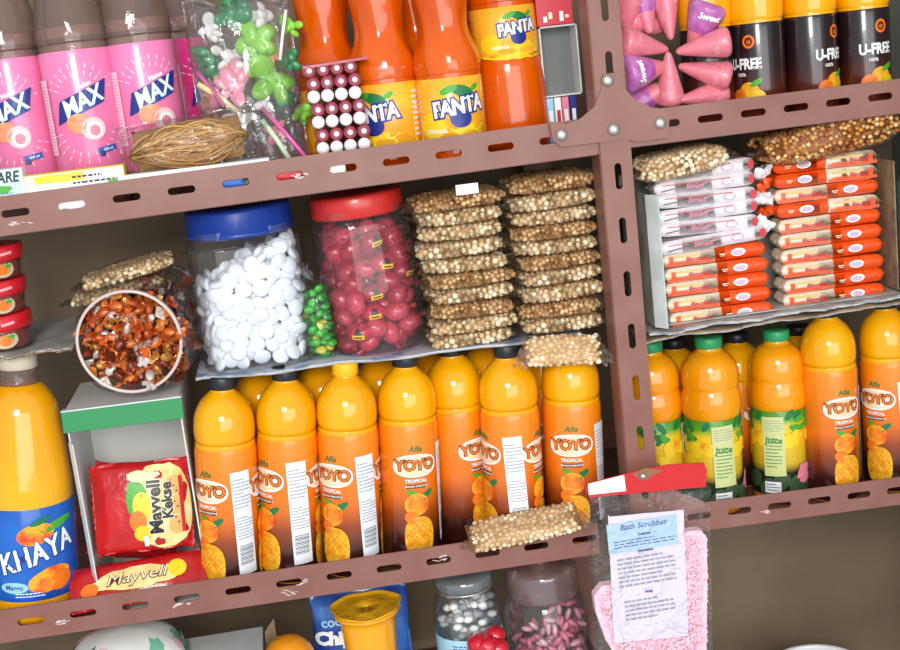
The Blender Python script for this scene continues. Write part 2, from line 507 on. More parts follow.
def smooth_prof(pts, n=5):
    """Catmull-Rom through a sparse profile"""
    out = []; q = [pts[0]]+list(pts)+[pts[-1]]
    for i in range(1, len(q)-2):
        for k in range(n):
            t = k/n; a, b, c, d = q[i-1], q[i], q[i+1], q[i+2]
            out.append(tuple(0.5*((2*b[j])+(-a[j]+c[j])*t+(2*a[j]-5*b[j]+4*c[j]-d[j])*t*t+(-a[j]+3*b[j]-3*c[j]+d[j])*t**3) for j in (0, 1)))
    out.append(pts[-1]); return [(max(r, 0.0004), z) for r, z in out]
def cap_mesh(r, z0, z1, mt, ribs=30):
    mb = MB()
    mb.lathe([(r*.96, z0), (r, z0+.0008), (r, z1-.0015), (r*.94, z1), (r*.3, z1+.0001)], mt, 60, wave=lambda a, z: 1+0.02*(1 if int(a/(2*pi)*60+.01) % 2 else -1))
    return mb

JUICE = mat('mango_juice', (248, 174, 4), 0.14, coat=0.4, c2=(244, 158, 2), scale=14, sss=0.05, stretch=(1, 1, .4))
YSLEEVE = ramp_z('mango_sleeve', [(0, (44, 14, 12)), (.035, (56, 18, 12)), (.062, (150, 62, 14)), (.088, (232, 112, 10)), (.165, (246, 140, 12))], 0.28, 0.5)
def make_yoyo():
    r = empty('juice_bottle', 'x', 'bottle', 'mango juice bottles')
    mb = MB()
    mb.lathe(smooth_prof([(.020, 0), (.029, .002), (.0315, .010), (.0318, .06), (.0318, .158), (.0308, .164), (.0306, .167), (.0318, .171), (.0322, .182), (.0302, .196), (.0235, .209), (.016, .2165), (.0125, .220), (.0125, .224)]), JUICE, 48)
    mb.build('bottle_body', r)
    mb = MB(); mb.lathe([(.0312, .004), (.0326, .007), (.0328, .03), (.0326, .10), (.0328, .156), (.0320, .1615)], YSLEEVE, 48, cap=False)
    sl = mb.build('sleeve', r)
    for th in (0.0, 2.25):
        p = Print(cyl(.0329, th, 0))
        p.text('Afia', 0, .136, .0095, DGREEN, .02, .2)
        p.ell(0, .1175, .0250, .0128, WHITE, 30, p=2.4)
        p.ell(0, .1175, .0228, .0108, mat('pale_oval', (250, 214, 170), .4), 30, p=2.4)
        p.text('YOYO', 0, .1177, .0165, BROWN, .075, 0, space=.92)
        p.text('YOYO', 0, .1177, .0165, ORG, .02, 0, space=.92)
        p.text('TROPICAL', 0, .1005, .0052, WHITE, .03)
        p.rect(0, .0945, .022, .004, BROWN); p.text('MANGO PINEAPPLE', 0, .0945, .0028, WHITE, .02)
        p.ell(.010, .083, .0105, .0035, DGREEN, 14, rot=.6); p.ell(-.004, .087, .008, .0025, GREEN, 14, rot=-.4)
        p.ell(.000, .074, .0135, .0125, MANGO, 24)
        p.ell(-.006, .060, .008, .007, ORG, 16)
        p.ell(.002, .037, .0165, .023, PINE, 30, p=2.6)
        for k in range(6):
            for sgn in (1, -1):
                p.rect(.002+sgn*(k-2.5)*.0055*.6, .037+(k-2.5)*.003, .0007, .030-abs(k-2.5)*.003, ORG, rot=sgn*.75)
        p.build('label_print', sl)
    p = Print(cyl(.0333, 1.24, .007))
    p.rect(0, .075, .0215, .114, mat('paper_sticker', (232, 234, 238), .5), rot=.05)
    p.lines(-.001, .108, .019, .034, 9, GREYP, rot=.05, seed=1); p.lines(.001, .07, .019, .026, 8, GREYP, rot=.05, seed=4)
    for k in range(13):
        p.rect(.0015, .030+k*.0017, .016, (.0006, .0009, .0004)[k % 3], BLACK, rot=.05)
    st = p.build('paper_sticker', r); st['label'] = 'white paper sticker with small print and a barcode'
    cap_mesh(.0138, .2215, .235, mat('black_cap', (34, 36, 40), .4)).build('cap', r)
    return r
YCAP = None
yoyo = make_yoyo()
ycap = cap_mesh(.0138, .2215, .235, mat('yellow_cap', (250, 186, 20), .35)).mesh('cap')
# (base px, depth, top px, top py, width px, spin, cap, label)
SHL = Shelf((205, 381), (455, 352), Y=0.034)
def cap_top(px, Y):    # just under the card sheet
    return proj(SHL.at(px, Y))[1]+1.5
rowf = [(233, .044, 222, 61, -.70, 'k', 'mango juice bottle with dark cap below the blue-lidded jar, next to the open green carton'),
        (293, .052, 285, 61, -.93, 'k', 'black-capped mango juice bottle, white barcode sticker facing forward, beside the dark-capped one'),
        (354, .044, 345, 61, -.70, 'y', 'mango juice bottle with a yellow-orange cap, the only one so capped'),
        (413, .052, 405, 60, .12, 'k', 'mango juice bottle with black cap and its oval logo facing straight ahead'),
        (466, .084, 451, 60, .62, 'k', 'mango juice bottle set back between its neighbours, directly behind the fallen nut packet'),
        (517, .044, 506, 60, -1.30, 'k', 'mango juice bottle below the two nut stacks with its sticker facing straight ahead'),
        (576, .050, 569, 60, -.26, 'y', 'mango juice bottle closest to the central upright, under the overhanging nut packets')]
first = True
for bx, Y, tx, wp, spin, cp, lab in rowf:
    o = yoyo if first else copy_tree(yoyo); first = False
    o['label'] = lab
    stand(o, SB, bx, Y, tx, cap_top(tx, Y), .235, wp, .0325, spin)
    if cp == 'y':
        for c in children(o):
            if c.name.startswith('cap'): c.data = ycap
back = [(268, .118), (330, .118), (388, .118), (440, .150), (495, .128), (548, .118)]
nm = ['first', 'second', 'third', 'fourth', 'fifth', 'sixth']
for i, (bx, Y) in enumerate(back):
    o = copy_tree(yoyo, 'mango juice bottle in the rear row under the jars, %s counted from the green carton' % nm[i])
    stand(o, SB, bx, Y, bx-8, cap_top(bx-8, Y), .235, 58, .0325, 2.9+i*.5)
# right-hand bay
def place_y(bx, Y, tx, ty, wp, spin, lab):
    o = copy_tree(yoyo, lab); stand(o, SD, bx, Y, tx, ty, .235, wp, .0325, spin); return o
place_y(834, .044, 826, 305, 57, .10, 'mango juice bottle with its logo facing ahead, next to the green-capped bottles')
o1 = place_y(892, .050, 884, 296, 56, -.95, 'mango juice bottle at the far end of the shelf with sticker facing ahead')
o2 = place_y(742, .130, 736, 333, 54, .6, 'mango juice bottle seen in the gap between two green-capped bottles')
o3 = place_y(682, .130, 674, 339, 54, 1.2, 'mango juice bottle behind the green-capped pair nearest the upright')
place_y(806, .130, 798, 325, 54, 2.4, 'mango juice bottle in the rear row behind the fruit-label bottle beside the forward-facing logo')

# green-capped juice
GJ = mat('orange_juice', (244, 162, 8), 0.15, coat=0.5, c2=(238, 142, 4), scale=16, sss=.05)
GL = ramp_z('fruit_sleeve', [(.010, (24, 28, 24)), (.036, (36, 44, 26)), (.046, (214, 176, 36)), (.088, (238, 196, 34)), (.096, (96, 160, 40)), (.106, (70, 140, 36))], .35, .3)
def make_green():
    r = empty('juice_bottle', 'x', 'bottle', 'green-capped juice bottles')
    mb = MB(); mb.lathe(smooth_prof([(.020, 0), (.030, .002), (.0318, .010), (.0316, .10), (.0320, .106), (.0340, .113), (.0343, .124), (.0328, .133), (.0315, .1375), (.0325, .143), (.0322, .154), (.0292, .165), (.0225, .173), (.0150, .178), (.0138, .183)]), GJ, 48)
    mb.build('bottle_body', r)
    mb = MB(); mb.lathe([(.0319, .009), (.0325, .012), (.0324, .06), (.0325, .104), (.0318, .106)], GL, 48, cap=False)
    sl = mb.build('sleeve', r)
    p = Print(cyl(.0326, 0, 0)); rn = random.Random(3)
    for k in range(26):
        p.ell(rn.uniform(-.1, .1), rn.uniform(.086, .104), rn.uniform(.004, .009), .0035, GREEN if k % 2 else DGREEN, 12, rot=rn.uniform(-1, 1))
    for k in range(20):
        p.ell(-.09+k*.0095, rn.uniform(.058, .082), rn.uniform(.006, .010), rn.uniform(.007, .011), (YEL, PINE, YEL)[k % 3], 16, wob=.06, seed=k)
    for k in range(12):
        p.ell(-.09+k*.016, rn.uniform(.018, .030), .009, .011, mat('leaf_shade_print', (60, 84, 54), .4), 14, rot=rn.uniform(-1, 1), wob=.1, seed=k)
    p.rect(-.002, .067, .024, .068, mat('pale_panel_print', (206, 210, 140), .45), rot=0.03)
    p.lines(-.002, .091, .021, .014, 5, GREYP, seed=2); p.lines(-.002, .06, .018, .036, 9, DGREEN, seed=5, th=.3)
    p.text('Juice', -.002, .074, .010, DGREEN, .02, .1)
    p.rect(-.004, .020, .018, .013, WHITE); p.lines(-.004, .020, .015, .010, 3, NAVY, seed=9)
    for k in range(9):
        a = k*.7; p.ell(.034+.0055*cos(a)*(k > 0), .034+.0075*sin(a)*(k > 0), .005, .005, PINKP, 9, wob=.25, seed=k)
    p.build('label_print', sl)
    cap_mesh(.0152, .181, .1925, mat('green_cap', (40, 150, 90), .4)).build('cap', r)
    return r
g = make_green(); g['label'] = 'green-capped juice bottle half hidden behind the central upright'
stand(g, SD, 661, .085, 649, 341, .1925, 58, .033, 1.2)
o = copy_tree(g, 'green-capped juice bottle with pale panel facing ahead, without pink flower in view'); stand(o, SD, 716, .058, 708, 337, .1925, 60, .033, .1)
o = copy_tree(g, 'green-capped juice bottle with pink flower print, next to the mango bottle'); stand(o, SD, 781, .066, 776, 330, .1925, 58, .033, -.50)

# orange soda
SODA = mat('orange_soda', (222, 92, 0), 0.14, coat=0.35, c2=(206, 74, 0), scale=12, sss=.08)
FLAB = mat('soda_label', (250, 160, 30), .3, coat=.4, c2=(252, 190, 50), scale=30)
def bubbles(r, prof, R, seed, n=22):
    pass
def make_fanta(prof, R, l0, l1, H, lr, name='soda_bottle', spiral=0.0):
    r = empty(name, 'x', 'bottle', 'orange soda bottles')
    mb = MB(); mb.lathe(smooth_prof(prof, 7), SODA, 60, wave=(lambda a, z: 1+(0.016*sin(8*a+70*z) if z > l1+.004 else (.014*cos(5*a) if z < .02 else 0))) if spiral else None)
    mb.build('bottle_body', r)
    mb = MB(); mb.lathe([(lr-.0004, l0), (lr+.0005, l0+.001), (lr+.0005, l1-.001), (lr-.0004, l1)], FLAB, 60, cap=False); sl = mb.build('wrap_label', r)
    h = l1-l0; c = (l0+l1)/2; k = h/.066
    p = Print(cyl(lr+.0006, 0, c))
    p.ell(0, -.028*k, .050, .012*k, YEL, 20); p.ell(-.03, -.016*k, .016*k, .014*k, YEL, 20)
    p.ell(.006*k, .018*k, .013*k, .006*k, DGREEN, 16, rot=-.3); p.ell(-.009*k, .0205*k, .010*k, .004*k, GREEN, 14, rot=.35); p.ell(.021*k, .021*k, .006*k, .003*k, GREEN, 12, rot=.5)
    p.ell(.002*k, -.010*k, .012*k, .010*k, NAVY, 20)
    p.text('FANTA', .001, .002, .0225*k, NAVY, .13, .06, rot=.10, space=.98, sx=.82)
    p.text('FANTA', .001, .002, .0225*k, WHITE, .045, .06, rot=.10, space=.98, sx=.82)
    p.text('ORANGE', -.026*k, -.022*k, .006*k, WHITE, .02)
    p.lines(.062, 0, .030, .05*k, 9, WHITE, seed=4, th=.5); p.text('Energy', .062, .006*k, .009*k, WHITE, .03)
    p.lines(-.064, 0, .028, .05*k, 9, ORG, seed=6)
    p.build('label_print', sl)
    cap_mesh(.0145, H-.016, H, mat('orange_cap', (240, 120, 20), .35)).build('cap', r)
    return r
pf = [(.020, 0), (.031, .002), (.0355, .012), (.0355, .024), (.0345, .028), (.0345, .094), (.0355, .098), (.0360, .108), (.0335, .120), (.0275, .134), (.0252, .146), (.0262, .160), (.0285, .178), (.0290, .194), (.0265, .212), (.019, .232), (.0135, .243), (.0130, .252)]
fb = make_fanta(pf, .036, .0285, .0935, .262, .0347, spiral=1)
fb['label'] = 'orange soda bottle with its logo facing ahead, second from the card box'
def up(o, sh, px, Y, lean_px, s=1.0, spin=0.0, H=.262):
    """upright on the shelf, its top leaning by lean_px against true vertical"""
    b = sh.at(px, Y); o.location = b; o.rotation_mode = 'QUATERNION'
    o.rotation_quaternion = (Matrix.Rotation(radians(lean_px), 3, 'Y') @ Matrix.Rotation(spin, 3, 'Z')).to_quaternion()
    o.scale = (s, s, s); o.location.z += abs(sin(radians(lean_px)))*.034*s
    return o
up(fb, SA, 457, .050, 0.5, 1.0, .08)
o = copy_tree(fb, 'orange soda bottle with its logo turned aside, behind the stack of ball-ended sweets'); up(o, SA, 395, .070, .3, 1.02, -.62)
o = copy_tree(fb, 'orange soda bottle standing further back, above the ball-ended sweets'); up(o, SA, 342, .115, 0, 1.03, 1.9)
o = copy_tree(fb, 'orange soda bottle in the rear row, seen through the gap of the front pair'); up(o, SA, 430, .140, 0, 1.03, 2.6)
o = copy_tree(fb, 'orange soda bottle in the rear row, behind the tall high-labelled bottle'); up(o, SA, 492, .172, 0, 1.03, 2.9)
pf2 = [(.020, 0), (.034, .002), (.0400, .012), (.0405, .030), (.0395, .07), (.0380, .095), (.0360, .103), (.0355, .106), (.0355, .160), (.0362, .164), (.0365, .185), (.034, .22), (.026, .255), (.016, .282), (.0135, .292), (.013, .3)]
fc = make_fanta(pf2, .0405, .1075, .158, .31, .0357)
fc['label'] = 'tall orange soda bottle with its label set high, beside the grey card box'
up(fc, SA, 517, .090, -.6, 1.0, .22)

# pink-label drink
PINK = mat('pink_sleeve', (238, 118, 166), .3, coat=.4, c2=(240, 134, 178), scale=12)
MAG = mat('magenta_sleeve', (226, 40, 130), .3, coat=.4)
LPINK = mat('light_ray_print', (250, 214, 226), .4)
def make_max(sleeve):
    r = empty('drink_bottle', 'x', 'bottle', 'pink-label drink bottles')
    mb = MB(); mb.lathe(smooth_prof([(.022, 0), (.035, .002), (.0385, .012), (.0388, .032), (.0385, .181), (.0395, .188), (.0398, .198), (.0375, .216), (.0330, .238), (.0270, .258), (.0190, .276), (.0140, .286), (.0135, .294)]), PET, 48)
    mb.build('bottle_body', r)
    mb = MB(); mb.lathe([(.020, .003), (.034, .005), (.0365, .014), (.0368, .14), (.0368, .206), (.001, .2061)], mat('cloudy_pink_drink', (214, 176, 172), .25, coat=.3), 40)
    lq = mb.build('drink', r)
    mb = MB(); mb.lathe([(.0390, .040), (.0397, .042), (.0396, .10), (.0397, .178), (.0390, .180)], sleeve, 48, cap=False); sl = mb.build('wrap_label', r)
    p = Print(cyl(.0398, 0, .017))
    rn = random.Random(2)
    for cy, a0, a1 in ((.112, .3, 2.8), (.078, 3.3, 6.0)):
        for k in range(11):
            a = a0+(a1-a0)*k/10; q = (.027 if cy > .1 else .029)
            for dd in (0, .008):
                p.rect(q*cos(a)*1.05+dd*cos(a), cy+(q*.98+dd)*sin(a), .0052, .0011, LPINK, rot=a)
    p.quad([(-.030, .084), (.024, .105), (.030, .130), (-.024, .109)], NAVY, 10)
    p.text('MAX', 0, .1065, .0245, LBLUE, .035, .25, rot=.38, sx=.86)
    p.text('MAX', 0, .1070, .0245, WHITE, .02, .25, rot=.38, sx=.86)
    p.text('Malee', .004, .1245, .007, WHITE, .03, .2, rot=.36)
    p.ell(-.006, .084, .014, .011, mat('peach_print', (244, 120, 90), .4, c2=(250, 176, 120), scale=50), 20)
    p.ell(.008, .077, .0125, .0125, mat('guava_print', (250, 196, 200), .4), 22); p.ell(.009, .076, .0085, .0088, WHITE, 20); p.ell(.009, .075, .0055, .0062, PINKP, 16)
    p.rect(.019, .0535, .020, .0062, BLUE, rot=.12); p.rect(.013, .049, .006, .006, NAVY); p.text('500 ml', .020, .0535, .004, WHITE, .02, rot=.12)
    p.rect(-.044, .093, .013, .082, mat('pale_pink_panel', (246, 200, 216), .4)); p.lines(-.044, .093, .010, .078, 22, PINKP, seed=3)
    p.build('label_print', sl)
    cap_mesh(.0148, .288, .305, mat('pink_cap', (235, 90, 140), .4)).build('cap', r)
    return r
mx = make_max(PINK); mx['label'] = 'pink-label drink bottle cut off at the edge of the shelf, furthest from the sodas'
up(mx, SA, 38, .110, -.3, .93, -.12)
o = copy_tree(mx, 'pink-label drink bottle with logo facing ahead, in the middle of the three pink ones'); up(o, SA, 102, .085, -.3, .93, .10)
o = copy_tree(mx, 'pink-label drink bottle just behind the bag of rubber bands'); up(o, SA, 164, .098, -.4, .93, .30)
m2 = make_max(MAG); m2['label'] = 'darker magenta drink bottle standing behind the pink one near the toy bag'
up(m2, SA, 196, .175, -.6, .93, 1.1)

# dark-label juice, upper bay by the wall
DSL = ramp_z('dark_sleeve', [(.006, (110, 48, 22)), (.03, (90, 34, 18)), (.06, (44, 20, 20)), (.105, (30, 20, 24))], .25, .5)
def make_ufree():
    r = empty('juice_bottle', 'x', 'bottle', 'dark-label juice bottles')
    mb = MB(); mb.lathe(smooth_prof([(.018, 0), (.026, .002), (.0280, .010), (.0280, .105), (.0272, .110), (.0290, .115), (.0294, .130), (.0275, .150), (.021, .168), (.0135, .180), (.013, .186)]), JUICE, 44)
    mb.build('bottle_body', r)
    mb = MB(); mb.lathe([(.0282, .004), (.0288, .006), (.0287, .05), (.0288, .106), (.0280, .109)], DSL, 44, cap=False); sl = mb.build('sleeve', r)
    p = Print(cyl(.0289, 0, 0))
    p.ell(.006, .090, .0068, .0072, ORG, 20); p.ell(.006, .090, .0045, .0048, BROWN, 18); p.text('o', .006, .090, .008, ORG, .04)
    p.text('U-FREE', 0, .066, .0155, GREYP, .06, sx=.78); p.text('U-FREE', 0, .066, .0155, WHITE, .03, sx=.78)
    p.text('100%', -.004, .055, .005, WHITE, .02)
    p.ell(.004, .034, .0125, .0130, PINE, 24); p.ell(-.009, .030, .009, .010, ORG, 20); p.ell(.014, .029, .008, .009, YEL, 20)
    p.ell(.012, .046, .008, .003, GREEN, 12, rot=.5)
    p.build('label_print', sl)
    cap_mesh(.0142, .184, .196, mat('black_cap')).build('cap', r)
    return r
uf = make_ufree(); uf['label'] = 'dark-label juice bottle at the end of its row by the side wall, logo facing ahead'
up(uf, SCR, 866, .052, 0, 1.0, .05)
o = copy_tree(uf, 'dark-label juice bottle second from the side wall, logo turned slightly'); up(o, SCR, 814, .052, 0, 1.0, .42)
o = copy_tree(uf, 'dark-label juice bottle second from the pink sweets, label turned away'); up(o, SCR, 762, .052, 0, .99, -.9)
o = copy_tree(uf, 'dark-label juice bottle right beside the pink sweets, mostly shadowed dark'); up(o, SCR, 712, .066, 0, .99, 1.5)
for k, b in enumerate((746, 798, 850)):
    o = copy_tree(uf, 'dark-label juice bottle in the rear row, %s counted from the pink sweets' % nm[k]); up(o, SCR, b, .125, 0, 1.0, 2+k)

# big glass-like mango bottle with the blue label
def make_khay():
    r = empty('mango_drink_bottle', 'big yellow mango drink bottle with blue label at the corner of the lower shelf', 'bottle')
    Y = mat('mango_drink', (244, 176, 8), .15, coat=.6, c2=(236, 158, 4), scale=10, sss=.1)
    mb = MB(); mb.lathe(smooth_prof([(.030, 0), (.044, .002), (.0480, .012), (.0485, .03), (.0480, .128), (.0470, .150), (.0430, .185), (.0405, .205), (.0380, .222), (.0310, .2365), (.0225, .2455), (.0175, .248)]), Y, 52)
    mb.build('drink', r)
    mb = MB(); mb.lathe(smooth_prof([(.0225, .2465), (.0198, .2495), (.0192, .262), (.0196, .266)]), PET, 44, cap=False); mb.build('bottle_neck', r)
    cap_mesh(.0205, .262, .277, mat('pale_cap', (206, 196, 170), .4)).build('cap', r)
    B = mat('khay_blue', (26, 104, 196), .3, coat=.4, c2=(18, 70, 160), scale=14)
    mb = MB(); mb.lathe([(.0484, .028), (.0490, .030), (.0490, .08), (.0487, .124), (.0482, .1255)], B, 52, cap=False); sl = mb.build('wrap_label', r)
    p = Print(cyl(.0491, 0, 0))
    p.ell(.006, .099, .020, .011, MANGO, 24, rot=.15); p.ell(.030, .106, .020, .0045, GREEN, 16, rot=.25); p.ell(.012, .112, .012, .003, DGREEN, 14, rot=.3)
    p.ell(.018, .050, .024, .012, MANGO, 24, rot=.25, wob=.04); p.ell(.03, .046, .014, .009, ORG, 20, rot=.3)
    p.text('KHAYA', .006, .0775, .030, NAVY, .06, .12, rot=.28, sx=.80, maxe=.008, space=1.08)
    p.text('KHAYA', .006, .0780, .030, WHITE, .028, .12, rot=.28, sx=.80, maxe=.008, space=1.08)
    p.ell(-.020, .044, .015, .006, LBLUE, 16); p.text('Mango', -.020, .044, .007, NAVY, .02); p.lines(-.004, .036, .03, .006, 2, WHITE, seed=2)
    p.build('label_print', sl)
    return r
kh = make_khay(); stand(kh, SB, 37, .056, 17, 357, .277, 88, .0485, .18)

# ------------------------------------------------------------------ middle layer: card sheets
def wavy_sheet(name, x0, x1, Y0, Y1, sh, mt, th=.003, seed=0, label=None, cat='card', rag=.003, wav=.0012):
    rn = random.Random(seed); N = 60; mb = MB()
    for part in (0, 1):
        z0, z1, mm = ((0, th*.5, mt[0]), (th*.5, th, mt[1]))[part]
        vs = []; fs = []
        for i in range(N+1):
            X = x0+(x1-x0)*i/N; dy = rag*(sin(i*.9)*.4+sin(i*.37+seed)*.6+rn.uniform(-.3, .3)); dz = wav*sin(i*.31+seed)
            for j, Y in enumerate((Y0+dy, Y0+.02+dy*.5, (Y0+Y1)/2, Y1)):
                zz = sh.z(X)+dz*(1 if j < 2 else 0)
                vs += [(X, Y, zz+z0), (X, Y, zz+z1)]
        for i in range(N):
            for j in range(3):
                a = i*8+j*2; b = a+8
                fs += [(a+1, b+1, b+3, a+3), (a, a+2, b+2, b)]
            a = i*8; fs.append((a, a+8, a+9, a+1)); a += 6; fs.append((a, a+1, a+9, a+8))
        fs += [(0, 1, 3, 2), (2, 3, 5, 4), (4, 5, 7, 6)]; q = N*8; fs += [(q, q+2, q+3, q+1), (q+2, q+4, q+5, q+3), (q+4, q+6, q+7, q+5)]
        mb.raw(vs, fs, mm, False)
    return tag(mb.build(name), label, cat)
PRINTC = mat('printed_sheet', (196, 198, 204), .7, c2=(120, 136, 168), scale=34, lohi=(.5, .62))
a_ = SHL.at(196, .034); b_ = SHL.at(604, .034)
wavy_sheet('card_sheet', a_.x, 0.149, .034, .27, SHL, (CARDG, PRINTC), .0028, 1, 'worn printed card sheet lying on the mango bottle caps under jars and nut packets')
SL1 = Shelf((205, 381), (455, 352), Y=0.034, dz=.0042)
SHR = Shelf((648, 342), (900, 304), Y=0.006)
wavy_sheet('card_sheet', P(645, 338, .006).x, .515, .004, .28, SHR, (CARDG, CARDB), .0028, 5, 'lower grey corrugated sheet above the green-capped bottles', rag=.004)
wavy_sheet('card_sheet', P(650, 330, .006).x, .512, .008, .28, Shelf((648, 337), (900, 299), Y=.006), (PRINTC, CARDG), .003, 9, 'upper corrugated sheet with blue print right under the box of orange packets', rag=.006, wav=.0008)
SR1 = Shelf((648, 337), (900, 299), Y=.006, dz=.0042)

# ------------------------------------------------------------------ packets of nuts
def make_nut_packet(w=.098, d=.088, t=.0172, nutr=.0034, seed=0, nutm=None, backm=None, tails=True, n=420, front=True):
    rn = random.Random(seed); r = empty('nut_packet', 'x', 'nut packet')
    mb = MB(); pts = []
    def th(x, y): return t/2*max(0, 1-abs(x/(w/2))**4)**.4*max(0, 1-abs(y/(d/2))**6)**.4
    tries = 0
    while len(pts) < n and tries < 9000:
        tries += 1
        x = rn.uniform(-w/2, w/2)*.97; y = (-d/2+abs(rn.gauss(0, .30))*d) if front and rn.random() < .7 else rn.uniform(-d/2, d/2)*.96
        h = th(x, y)-nutr*.8
        if h < 0: continue
        z = h*rn.choice((1, -1, rn.uniform(-1, 1))) if y < -d*.3 else h*rn.choice((1, 1, -1))
        if all((x-a)**2+(y-b)**2+(z-c)**2 > (1.55*nutr)**2 for a, b, c in pts): pts.append((x, y, z))
    ms = nutm
    for p in pts:
        k = rn.uniform(.85, 1.15)
        mb.ball(p, nutr*k, rn.choice(ms), 1 if nutr < .0026 else 2, (1, rn.uniform(.8, 1), rn.uniform(.85, 1.05)))
    tag(mb.build('nuts', r), kind='stuff')
    mb = MB(); mb.pillow(w*.92, d*.92, t*.72, backm, 12, 10, pu=4, pv=6, crimp=0)
    mb.build('packed_filling', r)
    f = MB(); f.pillow(w*1.06, d*1.04, t*1.12, CLEARN, 30, 16, pu=4, pv=6, crimp=.05, wr=.10, seed=seed)
    if tails:   # loose twisted corners of the bag
        for s in (-1, 1):
            f.M = Matrix.Translation((s*w*.54, -d*.25, .001)) @ Matrix.Rotation(s*.5, 4, 'Z') @ Matrix.Rotation(rn.uniform(-.7, .7), 4, 'X')
            f.pillow(.016, .022, .003, CLEARN, 6, 6, pu=2, pv=2, crimp=0, wr=.8, seed=seed+3)
        f.M = Matrix.Identity(4)
    f.build('film', r)
    return r
NA = [mat('chickpea_a', (236, 212, 172), .5), mat('chickpea_b', (220, 188, 142), .5), mat('chickpea_c', (246, 228, 196), .5)]
NB = [mat('roasted_a', (212, 166, 112), .5), mat('roasted_b', (226, 188, 134), .5), mat('roasted_c', (188, 138, 84), .5)]
FILL_A = mat('nut_filling', (200, 160, 112), .7, c2=(222, 186, 140), scale=200)
FILL_B = mat('roasted_filling', (172, 124, 76), .7, c2=(200, 152, 98), scale=200)
protoA = [make_nut_packet(seed=s, nutm=NA, backm=FILL_A) for s in (1, 2, 3)]
protoB = [make_nut_packet(seed=s, nutm=NB+NA[1:2], backm=FILL_B, nutr=.0029) for s in (4, 5)]
used = set()
def packet(protos, i, label, loc, w_scale=1.0, tz=1.0, tilt=0.0, yaw=0.0, group=None):
    p = protos[i % len(protos)]
    if p.name in used: o = copy_tree(p, label)
    else: used.add(p.name); o = p; o['label'] = label
    if group: o['group'] = group
    o.location = loc; o.scale = (w_scale, 1, tz)
    o.rotation_euler = (0, tilt, yaw)
    return o
def stack(xs, ys, kinds, which, widths, Y=.075, group='nut packet stacks'):
    n = len(ys)
    for i, (x, y) in enumerate(zip(xs, ys)):
        gap = min(abs(y-q) for q in ys if q != y)
        c = P(x, y, Y-.04); c.y = Y+random.uniform(-.003, .003)
        c.z = c.z
        pr = {'A': protoA, 'B': protoB}[kinds[i]]
        word = ['topmost', 'second', 'third', 'fourth', 'fifth', 'sixth', 'seventh', 'eighth', 'ninth', 'tenth', 'eleventh', 'lowest'][i] if i < n-1 else 'lowest'
        tone = {'A': 'pale', 'B': 'browner'}[kinds[i]]
        packet(pr, i+n, 'clear packet of %s nuts, %s in the stack %s' % (tone, word, which), c, widths[i]/92, min(1.05, gap/15.2), random.uniform(-.035, .035), random.uniform(-.12, .12), group)
stack([459, 461, 463, 463, 468, 470, 472, 474, 476, 473], [202, 217, 232, 249, 265, 280, 295, 310, 325, 340], 'BAAAABABAA', 'next to the red jar', [92, 84, 84, 88, 86, 88, 84, 84, 88, 84])
stack([553, 555, 556, 556, 558, 559, 561, 562, 563, 564], [184, 201, 217, 232, 247, 262, 277, 293, 309, 325], 'BAABABAABA', 'against the central upright', [88, 88, 86, 88, 86, 84, 84, 86, 84, 84])

c = P(467, 189, .030); mb = MB(); mb.box((c.x-.012, .029, c.z-.0055), (c.x+.012, .0295, c.z+.0055), WHITE)
lb = mb.build('paper_tag'); lb.rotation_euler = (0, 0, 0); tag(lb, 'small blank white paper tag tucked on top of the nut stack by the red jar', 'tag')

def lone(px, py, Y, w, d, t, seed, label, mats=NA, fill=FILL_A, nutr=.003, rot=(0, 0, 0), n=420, grp=None):
    o = make_nut_packet(w, d, t, nutr, seed, mats, fill, n=n); o['label'] = label
    o.location = P(px, py, Y); o.rotation_euler = rot
    return o
lone(120, 288, .095, .100, .07, .014, 21, 'lower of two pale nut packets lying on the tipped jar of sweets', rot=(0, -.12, 0))
lone(128, 270, .092, .098, .07, .015, 22, 'upper of two pale nut packets lying on the tipped jar of sweets', rot=(0, -.16, .1))
lone(524, 527, -.004, .118, .040, .016, 23, 'pale nut packet fallen onto the edge of the lower shelf in front of mango bottles', rot=(.45, -.06, 0), n=330)
lone(563, 350, .012, .082, .034, .0125, 26, 'small nut packet drooping over the card edge below the stack against the upright', rot=(.95, .10, 0), n=260)
lone(676, 162, .045, .098, .07, .028, 24, 'fat packet of pale chickpeas resting on the box beside the upright', rot=(0, -.10, 0), n=420)
SN = [mat('snack_bit_a', (206, 138, 58), .5), mat('snack_bit_b', (178, 96, 36), .5), mat('snack_bit_c', (224, 170, 96), .5), mat('snack_bit_d', (236, 206, 150), .5)]
lone(822, 137, .040, .155, .075, .036, 25, 'big bag of orange-brown crunchy snack mix lying on the orange packets', mats=SN, fill=mat('snack_filling', (170, 96, 36), .7, c2=(206, 140, 70), scale=160), nutr=.0026, rot=(0, -.10, 0), n=700)

